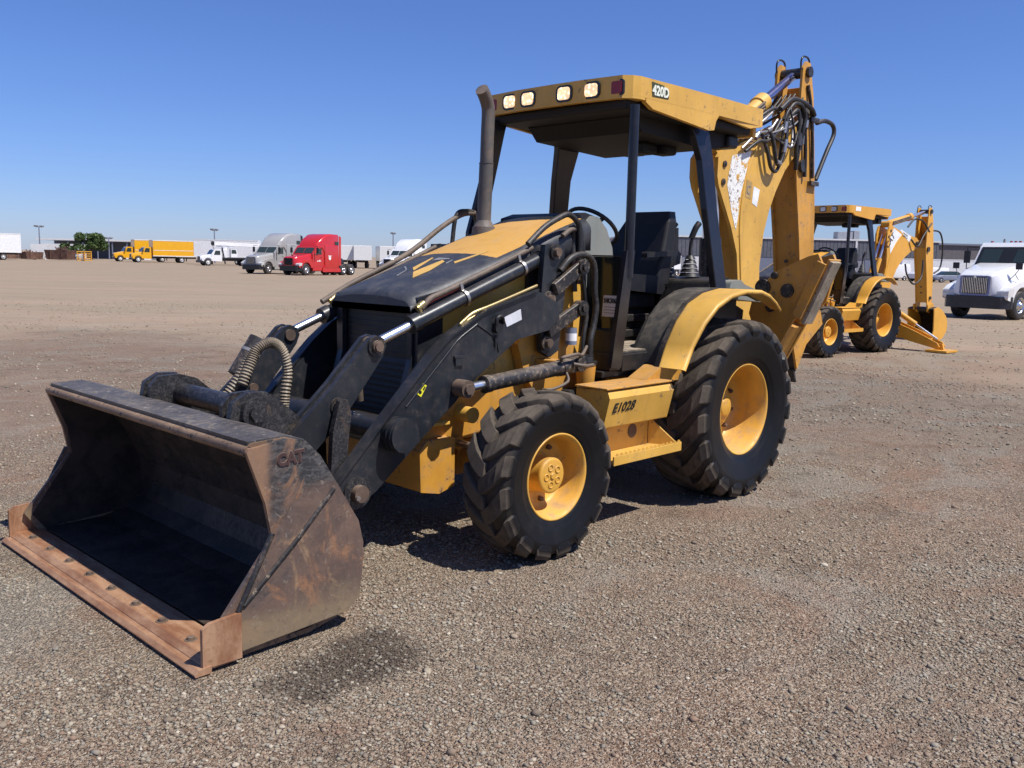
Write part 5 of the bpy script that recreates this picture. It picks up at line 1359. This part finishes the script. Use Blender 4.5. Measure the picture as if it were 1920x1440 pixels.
        if detail:
            hm = MB(); hm.box(.28,.34,min(s*.99,s*1.22),max(s*.99,s*1.22),1.74,1.96); hmo = hm.build('hood_mirror', TRIM, hood, bevel=.02)
            hs = MB(); hs.tube([(.31,s*1.10,1.74),(.36,s*1.02,1.58),(.50,s*.88,1.36)], .012, n=6); hs.tube([(.36,s*1.02,1.58),(.18,s*1.06,1.38)], .010, n=6, steps=1); hs.build('mirror_stay', TRIM, hmo)
    if sleeper:
        SL, SH = sleeper
        sl = MB()
        rg = [rring(-1.42,1.05,2.30,2.52,.08,wt=.92), rring(-1.62,1.12,2.30,2.86,.14,wt=1.0), rring(-2.10,1.19,2.28,SH-.42,.20,wt=1.10), rring(-2.75,1.22,1.5,SH-.08,.22,wt=1.15), rring(-3.3,1.22,.75,SH,.20,wt=1.16), rring(-2.4-SL+.08,1.22,.75,SH-.02,.16,wt=1.17), rring(-2.4-SL,1.18,.80,SH-.08,.16,wt=1.13)]
        sl.loft(rg); slo = sl.build('sleeper', col, root)
        sb = MB(); sb.loft([rring(-2.40,1.215,.62,2.7,.06), rring(-2.4-SL+.1,1.22,.62,2.7,.06)]); sb.build('sleeper_side', col, slo)
        for s in (1,-1):
            w = MB(); w.prism([(-2.4-SL+.35+a, SH-.82+b) for a, b in rrect(.50,.32,.05)], s*1.175, s*1.225); w.build('sleeper_window', GLASS, slo)
            sk_ = MB(); sk_.prism([(-2.1,.30),(-2.1,.66),(-2.4-SL,.70),(-2.4-SL-.25,.45),(-2.4-SL-.2,.30)], s*1.10, s*1.20); sk_.build('side_skirt', col, root, bevel=.03)
            ef = MB(); ef.prism([(-2.4-SL,.85),(-2.4-SL-.30,.9),(-2.4-SL-.30,SH-.25),(-2.4-SL,SH-.12)], s*1.17, s*1.19); ef.build('side_extender', TRIM if kind != 'bars' else col, slo)
        if kind == 'bars':
            e_ = MB(); e_.prism(disc(-3.05,1.52,.17,12), 1.226, 1.230); e_.prism([(-3.25,1.68),(-2.85,1.68),(-2.80,1.75),(-3.30,1.75)], 1.226,1.230); e_.build('white_emblem', WHITE, slo)
            e_ = MB(); e_.prism([(-1.95,1.22),(-1.75,1.38),(-1.62,1.24),(-1.50,1.33),(-1.38,1.22)], 1.133,1.137); e_.build('white_emblem', WHITE, cab)
        fw = MB(); fw.cyl((-6.0,0,1.10),(-5.2,0,1.14), .50, n=18); fw.build('fifth_wheel', TRIM, root)
    else:
        for s in (1,):
            st = MB(); st.cyl((-2.62,-.10,.9),(-2.62,-.10,3.02), .085, n=16); st.tube([(-2.62,-.10,2.98),(-2.62,-.10,3.12),(-2.68,-.08,3.24),(-2.78,-.06,3.30)], .08, n=12); st.build('exhaust_stack', CHR2, root)
        rb = MB()
        for y in (-.85,-.16,0,.16,.85): rb.box(-1.66,-1.56,y-.035,y+.035,H,H+.05)
        rb.build('roof_lamps', AMBER if not detail else REDL, cab, bevel=.01)
        if detail: vt = MB(); vt.cyl((-1.9,-.55,H),(-1.9,-.55,H+.14), .05,.035, n=10); vt.build('roof_vent', GREYL, cab)
    return root

# white day cab on the right, nearest of the lorries
conventional('tractor_truck', 'white day cab tractor truck with dark windshield and barred grille right of the second backhoe', (-31.27,-6.07,0), R(-10), C_WHITE, 'truck tractors parked in the yard', detail=True)
conventional('tractor_truck', 'silver grey sleeper truck beside the red one', (-38.3,-67.8,0), R(19), C_SILVER, 'truck tractors parked in the yard', sleeper=(2.05,3.72), kind='wedge', scale=.98)
conventional('tractor_truck', 'red sleeper truck with white emblem on its side', (-39.2,-63.2,0), R(17), C_RED, 'truck tractors parked in the yard', sleeper=(2.0,3.66), kind='bars', scale=.98)
conventional('tractor_truck', 'white sleeper truck half hidden behind the front machine', (-58.6,-74.6,0), R(15), C_WHITE, 'truck tractors parked in the yard', sleeper=(2.0,3.75), kind='bars')
conventional('tractor_truck', 'white sleeper truck farther back, its roof just behind the first white one', (-68.0,-70.5,0), R(15), C_WHITE, 'truck tractors parked in the yard', sleeper=(2.0,3.75), kind='bars')

def box_body(root, x0, x1, z0, z1, w, mat, stripe=None):
    b = MB(); b.box(x1, x0, -w, w, z0, z1); bo = b.build('cargo_box', mat, root, bevel=.04)
    t_ = MB()
    for s in (1,-1):
        t_.box(x1-.01,x0+.01, min(s*w,s*(w+.02)), max(s*w,s*(w+.02)), z1-.12, z1+.01); t_.box(x1-.01,x0+.01, min(s*w,s*(w+.02)), max(s*w,s*(w+.02)), z0-.02, z0+.10)
    t_.build('edge_rail', WHITED if stripe is None else stripe[0], bo)
    if stripe:
        for z in stripe[1]:
            q = MB(); q.box(x1+.1, x0-.1, w, w+.012, z, z+stripe[2]); q.build('stripe', WHITE, bo)
    return bo

def box_truck(name, label, loc, rz, col, group, cabcol=None, blen=7.4, stripe=None, h=3.66, scale=1.0):
    root = empty(name, loc, rz); root.scale = (scale,)*3
    tag(root, label, 'box truck', group)
    cc = cabcol or col
    ch = MB(); ch.box(-2.3-blen+.4, .7, -.42,.42,.70,.95); ch.build('chassis', TRIM, root)
    for s in (1,-1):
        truck_wheel(root, (0,s*.98,.48), s, .48, .27, WHITED); truck_wheel(root, (-2.2-blen*.62,s*.92,.48), s, .48, .5, WHITED)
    hw = MB(); hw.loft([rring(.95,.70,.72,1.30,.12,wt=.62), rring(.80,.86,.70,1.42,.14,wt=.74), rring(.1,.94,.75,1.56,.14,wt=.82), rring(-.62,1.0,.8,1.70,.12,wt=.92)]); hood = hw.build('hood', cc, root)
    fd = MB()
    for s in (1,-1):
        arch = [(.58*math.cos(R(a)), .50+.60*math.sin(R(a))) for a in range(8, 173, 12)]
        fd.prism([(.85,.62),(.85,1.0),(.5,1.2),(-.45,1.2),(-.66,1.0),(-.66,.62)]+arch[::-1], s*.70, s*1.10)
    fd.build('fender', cc, hood, bevel=.07)
    g_ = MB(); g_.box(.94,.97,-.45,.45,.80,1.25); g_.build('grille', TRIM, hood)
    b_ = MB(); b_.box(.62,.98,-1.08,1.08,.42,.68); b_.build('bumper', TRIM, root, bevel=.04)
    cb = MB(); cb.prism([(-.52,.66),(-.56,1.68),(-1.02,2.42),(-1.25,2.50),(-2.0,2.50),(-2.05,.60)], -1.06,1.06); cab = cb.build('cab', cc, root, bevel=.08, seg=2)
    dd = norm((-.46,0,.74)); nn = np.array((dd[2],0,-dd[0])); ws = MB(); ws.obox(np.array((-.79,0,2.05))+nn*.01, dd*.36, np.array((0,.92,0)), nn*.012); ws.build('windshield', GLASS, cab)
    for s in (1,-1):
        q = MB(); q.prism([(-.92,1.66),(-1.18,2.30),(-1.78,2.30),(-1.78,1.66)], s*1.06, s*1.075); q.build('side_window', GLASS, cab)
        m_ = MB(); m_.box(-.80,-.70,min(s*1.14,s*1.30),max(s*1.14,s*1.30),1.7,2.2); m_.bar((-.78,s*1.05,1.75),(-.76,s*1.2,1.75),.04,.04); m_.build('mirror', TRIM, cab)
        t_ = MB(); t_.box(-2.0,-.9,min(s*.8,s*1.05),max(s*.8,s*1.05),.42,.66); t_.build('side_step', WHITED, root)
    box_body(root, -2.25, -2.25-blen, 1.05, h, 1.25, col, stripe)
    mf = MB()
    for s in (1,-1): mf.box(-2.25-blen*.62-.75,-2.25-blen*.62-.72,min(s*.7,s*1.15),max(s*.7,s*1.15),.25,.95)
    mf.build('mud_flap', TRIM, root)
    return root
ST = (C_YEL, (2.05, 1.22), .07)
box_truck('box_truck', 'yellow box truck whose long side with white stripe shows fully', (-59.4,-141.5,0), R(-10), C_YEL, 'yellow box trucks side by side', stripe=(WHITED, (1.95,), .07), h=3.62)
box_truck('box_truck', 'yellow box truck behind another one, only cab and front of its box showing', (-60.6,-151.2,0), R(-10), C_YEL, 'yellow box trucks side by side', stripe=(WHITED, (1.95,), .07), h=3.75)
box_truck('box_truck', 'small distant white truck with blue grey grille seen through the operator station', (-92.5,-63.6,0), R(12), C_WHITE, 'white trucks far off', blen=3.2, h=2.9, scale=.92)

def trailer(label, loc, rz, L, h, group, mat=None, wheels=(-.78,-.68), z0=1.15, cat='trailer'):
    root = empty('box_trailer', loc, rz); tag(root, label, cat, group)
    box_body(root, 0, -L, z0, h, 1.28, mat or WHITED)
    c_ = MB(); c_.box(-L+.3,-.6,-.40,.40,.85,z0); c_.box(-2.3,-2.1,-.9,-.7,.02,z0); c_.box(-2.3,-2.1,.7,.9,.02,z0); c_.build('landing_gear', TRIM, root)
    for f in wheels:
        for s in (1,-1): truck_wheel(root, (L*f,s*.95,.50), s, .50, .5, WHITED)
    m_ = MB()
    for s in (1,-1): m_.box(L*wheels[-1]-1.35 if False else -L+.25,-L+.28,min(s*.75,s*1.2),max(s*.75,s*1.2),.3,1.1)
    m_.build('mud_flap', TRIM, root)
    return root
trailer('white box trailer cut off by the left edge of the picture', (-35.3,-151.0,0), R(-8), 9.5, 4.05, 'white trailers', WHITE, wheels=(-.62,-.74))
trailer('long white trailer standing behind the crane truck', (-62.0,-126.6,0), R(-40), 9.4, 3.75, 'white trailers', WHITE)
trailer('white trailer end just right of the red truck, nearest to it', (-73.8,-104.9,0), R(57), 8, 3.25, 'white trailers', WHITED)
trailer('white trailer seen between the red truck and the white sleeper truck', (-75.4,-102.8,0), R(57), 8, 3.25, 'white trailers', WHITED)
trailer('white trailer immediately left of the windshield of the half hidden white truck', (-78.2,-100.4,0), R(57), 8, 3.25, 'white trailers', WHITED)
trailer('long low white trailer behind the white day cab truck', (-126.0,-46.4,0), R(-46), 13.5, 3.05, 'white trailers', WHITE, z0=1.0)

# white crane truck
def crane_truck():
    root = empty('crane_truck', (-57.3,-114.4,0), R(-10)); tag(root, 'white truck with a folded crane boom over its cab', 'crane truck')
    c_ = MB(); c_.box(-7.5,.7,-.42,.42,.68,.95); c_.box(-7.4,-2.2,-1.15,1.15,.95,1.12); c_.build('flatbed', TRIM, root)
    for s in (1,-1):
        truck_wheel(root, (0,s*.95,.48), s, .48, .27, WHITED); truck_wheel(root, (-5.2,s*.9,.48), s, .48, .5, WHITED)
    h_ = MB(); h_.loft([rring(.95,.72,.70,1.28,.12,wt=.66), rring(.5,.92,.7,1.42,.14,wt=.8), rring(-.5,1.0,.75,1.55,.12,wt=.9)]); ho = h_.build('hood', C_WHITE, root)
    g_ = MB(); g_.box(.94,.98,-.5,.5,.75,1.2); g_.build('grille', TRIM, ho)
    b_ = MB(); b_.box(.6,1.05,-1.08,1.08,.40,.72); b_.build('bumper', TRIM, root, bevel=.04)
    fd = MB()
    for s in (1,-1):
        arch = [(.58*math.cos(R(a)), .50+.60*math.sin(R(a))) for a in range(8, 173, 12)]
        fd.prism([(.85,.62),(.85,1.0),(.5,1.2),(-.45,1.2),(-.66,1.0),(-.66,.62)]+arch[::-1], s*.70, s*1.08)
    fd.build('fender', C_WHITE, ho, bevel=.06)
    cb = MB(); cb.prism([(-.42,.66),(-.46,1.55),(-.88,2.2),(-1.05,2.27),(-1.9,2.27),(-1.95,.62)], -1.04,1.04); cab = cb.build('cab', C_WHITE, root, bevel=.08)
    for s in (1,-1):
        q = MB(); q.prism([(-.82,1.5),(-1.04,2.08),(-1.7,2.08),(-1.7,1.5)], s*1.04, s*1.055); q.build('side_window', GLASS, cab)
    dd = norm((-.42,0,.65)); nn = np.array((dd[2],0,-dd[0])); ws = MB(); ws.obox(np.array((-.67,0,1.87))+nn*.01, dd*.32, np.array((0,.9,0)), nn*.012); ws.build('windshield', GLASS, cab)
    m_ = MB(); m_.box(-2.9,-2.3,-.45,.45,1.12,2.3); m_.cyl((-2.6,0,2.2),(-2.6,0,2.6), .4, n=16); m_.build('crane_mast', C_WHITE, root, bevel=.03)
    oc = MB(); oc.prism([(-3.2,1.2),(-3.2,2.35),(-3.9,2.35),(-4.1,1.9),(-4.1,1.2)], .35,1.05); oco = oc.build('operator_cabin', C_WHITE, root, bevel=.04); ow = MB(); ow.prism([(-3.28,1.7),(-3.28,2.25),(-3.85,2.25),(-3.98,1.9),(-3.98,1.7)], 1.05,1.06); ow.build('side_window', GLASS, oco)
    bm = MB(); bm.bar((-1.15,.1,3.05),(-7.8,.1,2.86), .36,.46, mat=0); bm.bar((-1.5,.1,2.72),(-4.0,.1,2.55), .16,.16, mat=0); bo = bm.build('crane_boom', C_WHITE, root, bevel=.03)
    h2 = MB(); h2.prism([(-1.15,2.75),(-1.15,3.32),(-.95,3.38),(-.75,3.1),(-.85,2.8)], -.08,.28); h2.cyl((-.85,.1,3.30),(-.85,.1,3.34), .2); h2.build('boom_head', TRIM, bo, bevel=.02)
    hk = MB(); hk.bar((-.95,.1,2.8),(-1.55,.1,1.2), .05,.05); hk.bar((-1.95,1.1,2.5),(-2.35,1.1,.25), .14,.14); hk.bar((-4.2,1.1,2.4),(-4.2,1.1,1.0), .10,.10); hk.build('outrigger', TRIM, root)
crane_truck()

def car(name, label, cat, loc, rz, col, group=None, L=4.6, h=1.45, van=False):
    root = empty(name, loc, rz); tag(root, label, cat, group)
    b = MB(); w = .88 if not van else .98
    if van: b.loft([rring(L/2,.75*w,.45,1.0,.12), rring(L/2-.25,w,.32,1.15,.14,wt=.9*w), rring(L/2-.95,w,.30,1.35,.14,wt=.9*w), rring(L/2-1.7,w,.30,h,.16,wt=.88*w), rring(-L/2+.1,w,.30,h,.14,wt=.90*w), rring(-L/2,.95*w,.40,h-.1,.12,wt=.85*w)])
    else: b.loft([rring(L/2,.75*w,.40,.66,.10), rring(L/2-.2,w,.28,.82,.12,wt=.9*w), rring(L/2-1.1,w,.28,.95,.12,wt=.92*w), rring(-L/2+.7,w,.28,.98,.12,wt=.92*w), rring(-L/2+.1,w,.30,.95,.12,wt=.9*w), rring(-L/2,.9*w,.42,.8,.10)])
    bo = b.build('body', col, root)
    if not van:
        c_ = MB(); c_.loft([rring(L/2-1.25,.88*w,.90,.97,.03), rring(L/2-1.9,.84*w,.90,h-.02,.10,wt=.68*w), rring(-L/2+1.3,.84*w,.90,h,.10,wt=.68*w), rring(-L/2+.5,.86*w,.90,.99,.03)]); c_.build('cabin', GLASS, bo)
    else:
        for s in (1,-1):
            q = MB(); q.prism([(L/2-1.25,1.25),(L/2-1.65,h-.25),(L/2-2.3,h-.25),(L/2-2.3,1.25)], s*.90*w, s*(w+.005)); q.build('side_window', GLASS, bo)
        q = MB(); dd = norm((-.75,0,h-1.35)); nn = np.array((dd[2],0,-dd[0])); q.obox(np.array((L/2-1.32,0,(h+1.35)/2))+nn*.0, dd*.36, np.array((0,.78*w,0)), nn*.03); q.build('windshield', GLASS, bo)
    for s in (1,-1):
        for x in (L/2-.85, -L/2+.9): truck_wheel(root, (x,s*(w-.10),.33), s, .33, .22)
    return root
car('parked_car', 'pale blue car beside the yellow crates', 'car', (-57.2,-164.3,0), R(-20), C_BLUE, L=4.5)
car('parked_van', 'white van parked in front of the long grey building, seen under the second canopy', 'van', (-128.0,-56.5,0), R(-30), C_WHITE, 'vans and pickups before the building', L=5.6, h=2.4, van=True)
car('parked_van', 'white van left of the second machine, against the grey building', 'van', (-117.0,-66.6,0), R(-30), C_WHITE, 'vans and pickups before the building', L=5.4, h=2.3, van=True)
car('parked_van', 'white van between the second boom and stick', 'van', (-124.0,-46.8,0), R(-35), C_WHITE, 'vans and pickups before the building', L=5.4, h=2.2, van=True)
car('parked_van', 'small white pickup just left of the day cab truck', 'pickup', (-122.5,-41.0,0), R(-30), C_WHITE, 'vans and pickups before the building', L=5.2, h=1.9, van=True)
car('parked_car', 'dark car in front of the low white trailer', 'car', (-118.5,-37.2,0), R(-30), C_GREY, L=4.8)

# long warehouse
def warehouse():
    A_, B_ = np.array((-118.2,-87.5)), np.array((-155.4,-51.5))
    d = (B_-A_)/np.linalg.norm(B_-A_); L = float(np.linalg.norm(B_-A_)); rz = math.atan2(d[1], d[0])
    root = empty('warehouse', (A_[0],A_[1],0), rz); tag(root, 'long low grey metal warehouse with rooftop units behind the machines', 'building')
    # local: x along the front, y- towards the yard is the +normal side; the yard lies at local y > 0 or < 0
    n = np.array((-d[1], d[0])); sgn = 1 if np.dot(n, np.array((CAM_POS[0], CAM_POS[1]))-A_) > 0 else -1
    up = paint('warehouse upper cladding', (.115,.120,.140), .55, DUST, .12); lo = paint('warehouse lower wall', (.26,.27,.30), .6, DUST, .2)
    b = MB(); b.box(0,L, min(0,-sgn*30), max(0,-sgn*30), 0, 6.05); bo = b.build('wall', lo, root)
    c = MB(); k = 0; x = 0.0
    while x < L-.3:
        c.box(x, min(L, x+.55), min(sgn*.03,sgn*.12), max(sgn*.03,sgn*.12), 3.1, 6.05); x += .62
    tag(c.build('cladding_ribs', up, root), kind='stuff')
    c = MB(); c.box(0,L, min(sgn*.002,sgn*.05), max(sgn*.002,sgn*.05), 3.1, 6.05); c.build('upper_cladding', up, root)
    r_ = MB(); r_.box(-.3,L+.3, min(sgn*.25,-sgn*30.3), max(sgn*.25,-sgn*30.3), 6.05, 6.30); r_.build('roof', WHITED, root)
    for i in range(8):
        x = 3.5+i*6.0
        if x+3 > L: break
        dr = MB(); dr.box(x,x+3.0, min(sgn*.02,sgn*.08), max(sgn*.02,sgn*.08), .1, 2.9); dr.build('roller_door', WHITED if i % 3 else C_GREY, root)
        if i % 2:
            p_ = MB(); p_.box(x+4.2,x+4.5, min(sgn*.05,sgn*.25), max(sgn*.05,sgn*.25), .0, 6.0); p_.build('downpipe', WHITED, root)
    for x, w, h in ((36.2,2.6,1.35),(39.0,1.0,1.55),(31.0,.9,1.7),(20.0,2.0,1.0)):
        if x < L:
            u_ = MB(); u_.box(x,x+w, min(-sgn*4,-sgn*6), max(-sgn*4,-sgn*6), 6.30,6.30+h); u_.build('rooftop_unit', lo, root, bevel=.05)
warehouse()
def plain_building(name, label, loc, rz, L, D, h, mat, roofm):
    root = empty(name, loc, rz); tag(root, label, 'building')
    b = MB(); b.box(0,L,0,D,0,h); b.build('wall', mat, root); r_ = MB(); r_.box(-.3,L+.3,-.3,D+.3,h,h+.3); r_.build('roof', roofm, root)
    d_ = MB(); d_.box(L*.2,L*.2+1.2,D,D+.06,0,2.2); d_.build('door', C_GREY, root)
    return root
plain_building('grey_building', 'small dark grey building behind the day cab truck', (-176.0,-57.0,0), R(-40), 9, 10, 5.9, paint('dark wall', (.12,.11,.115), .6), C_GREY)
# open shed with a white roof edge on the left
def shed():
    root = empty('open_shed', (-70.5,-203.0,0), R(-40)); tag(root, 'open shed with thin white roof edge beyond the scrap, left of the tree', 'shed')
    r_ = MB(); r_.box(-18,4,-5,5,3.75,4.1); r_.build('roof', WHITED, root)
    w = MB(); w.box(-18,4,-5,-4.8,0,3.74); w.build('back_wall', C_GREY, root)
    w = MB(); w.box(-6.0,3.5,4.6,4.8,0,3.0); w.build('front_wall', WHITED, root)
    for k in range(6):
        p_ = MB(); p_.box(-17.5+3*k,-17.3+3*k,4.6,4.8,0,3.74); p_.build('post', C_GREY, root)
shed()
SCR = paint('rusted scrap', (.10,.048,.032), .8, (.25,.16,.11), .5, .4, scale=.5)
def dumpster(label, loc, rz, s, mat):
    root = empty('scrap_bin', loc, rz); tag(root, label, 'scrap bin', 'scrap bins on the left'); root.scale = (s,)*3
    b = MB(); b.prism([(-2,.15),(-2.3,1.7),(2.3,1.7),(1.9,.15)], -1.0,1.0); b.build('bin', mat, root, bevel=.03)
    r_ = MB()
    for k in range(2): r_.box(-1.2+2.2*k,-1.05+2.2*k,1.0,1.08,.2,1.65)
    r_.build('rib', mat, root)
    rng = random.Random(s)
    for k in range(14):
        q = MB(); x = rng.uniform(-1.8,1.8); y = rng.uniform(-.7,.7); q.bar((x,y,1.5),(x+rng.uniform(-1.2,1.2),y+rng.uniform(-.5,.5),rng.uniform(1.5,2.3)), rng.uniform(.06,.35),rng.uniform(.06,.2)); q.build('scrap_piece', mat, root)
dumpster('tall rusty scrap bin beside the blue car', (-52.6,-155.2,0), R(-60), 1.0, SCR)
dumpster('rusty scrap bin between the white trailer and the white box', (-49.6,-159.6,0), R(20), .75, SCR)
dumpster('low rusty scrap bin at the right end of the white trailer', (-47.8,-163.5,0), R(-30), .62, paint('brown scrap', (.20,.11,.07), .8, DUST, .5, .4))
wbx = MB(); wbx.prism([(-1.2,.6),(-1.3,2.6),(1.3,2.6),(1.2,1.1),(.2,.6)], -.8,.8); wbx.box(-1.0,-.8,-.7,.7,0,.6); wbx.box(.8,1.0,-.7,.7,0,.7)
o = wbx.build('hopper', WHITED, None, bevel=.03); o.location = (-51.6,-161.5,0); o.rotation_euler = (0,0,R(-30)); tag(o, 'white hopper box standing among the rusty scrap bins', 'hopper')
def crate(label, loc, rz):
    root = empty('yellow_crate', loc, rz); tag(root, label, 'crate', 'yellow crates by the tree')
    f_ = MB()
    for x in (-.5,.5):
        for y in (-.5,.5): f_.box(x-.05,x+.05,y-.05,y+.05,0,1.55)
    f_.build('frame', YEL2, root)
    for z in (.05,.4,.75,1.1,1.45):
        for (a,b_,c_,d_) in ((-.55,.55,.5,.56),(-.55,.55,-.56,-.5),(.5,.56,-.5,.5),(-.56,-.5,-.5,.5)):
            s_ = MB(); s_.box(a,b_,c_,d_,z,z+.14); s_.build('slat', YEL2, root)
crate('yellow crate nearest the blue car', (-54.0,-150.3,0), R(-20))
crate('yellow crate beside the front of the yellow trucks', (-54.8,-149.3,0), R(-20))

def light_pole(label, loc, h, heads=2):
    root = empty('light_pole', loc, R(40)); tag(root, label, 'light pole', 'floodlight poles')
    p_ = MB(); p_.cyl((0,0,0),(0,0,h), .14,.09, n=10); p_.build('pole', C_GREY, root)
    a = MB(); a.box(-1.0,1.0,-.06,.06,h-.08,h+.04); a.build('crossarm', C_GREY, root)
    for s in ((1,-1) if heads == 2 else (1,)):
        l_ = MB(); l_.box(min(s*.55,s*1.25),max(s*.55,s*1.25),-.28,.28,h,h+.28); l_.build('lamp_head', GREYL, root, bevel=.04)
light_pole('tall floodlight pole behind the shed at far left', (-57.4,-178.9,0), 5.9)
light_pole('floodlight pole above the crane truck', (-75.3,-146.0,0), 5.7)
light_pole('thin floodlight pole between tree and yellow trucks', (-72.6,-184.9,0), 4.2)
light_pole('floodlight pole above the half hidden white truck', (-103.6,-131.5,0), 6.0)
light_pole('lone floodlight pole in front of the warehouse left of the seat', (-130.0,-92.0,0), 7.6, 1)

# tree
LEAF = None
def tree(label, loc, H, W, seed, n=1500):
    rng = np.random.default_rng(seed)
    t = NT('tree leaves'); geo = t.n.new('ShaderNodeNewGeometry')
    c = t.mix(geo.outputs['Random Per Island'], (.045,.080,.022), (.115,.165,.060)); lm = t.set(Base_Color=c, Roughness=.7, Specular_IOR_Level=.2)
    bark = paint('bark', (.10,.07,.05), .9)
    root = empty('leafy_tree', loc, 0); tag(root, label, 'tree')
    tr = MB(); tr.cyl((0,0,0),(.1,0,H*.45), .22,.13, n=8)
    for k in range(6):
        a = k*1.05; tr.cyl((.05,0,H*(.2+.05*k)),(W*.32*math.cos(a),W*.32*math.sin(a),H*(.5+.06*k)), .10,.03, n=6)
    tr.build('trunk', bark, root)
    cen = [(rng.uniform(-.5,.5)*W*.8, rng.uniform(-.5,.5)*W*.8, H*rng.uniform(.30,.85)) for _ in range(16)]
    V = []; F = []
    for i in range(n):
        cx, cy, cz = cen[i % 16]; r_ = W*.20*(1.2-cz/H*.5)
        d = rng.normal(0, 1, 3); d /= np.linalg.norm(d); q = np.array((cx,cy,cz))+d*r_*rng.uniform(.55,1.05)**.6*np.array((1,1,.8))
        q[2] = max(q[2], .5)
        s_ = rng.uniform(.16,.34); a = rng.normal(0,1,3); a /= np.linalg.norm(a); b = np.cross(a, rng.normal(0,1,3)); b /= np.linalg.norm(b)
        k = len(V); V += [tuple(q-a*s_), tuple(q+b*s_*.5), tuple(q+a*s_), tuple(q-b*s_*.5)]; F.append((k,k+1,k+2,k+3))
    cr = MB(); cr.add(V, F); cr.build('crown', lm, root)
tree('green leafy tree left of the yellow box trucks', (-66.0,-177.0,0), 5.2, 6.0, 4, 3000)
tree('dark green bush at the left foot of the leafy tree', (-63.6,-181.8,0), 3.1, 3.2, 9, 1100)
tree('small far tree above the low white trailer', (-207.8,-68.0,0), 5.6, 3.4, 12, 500)
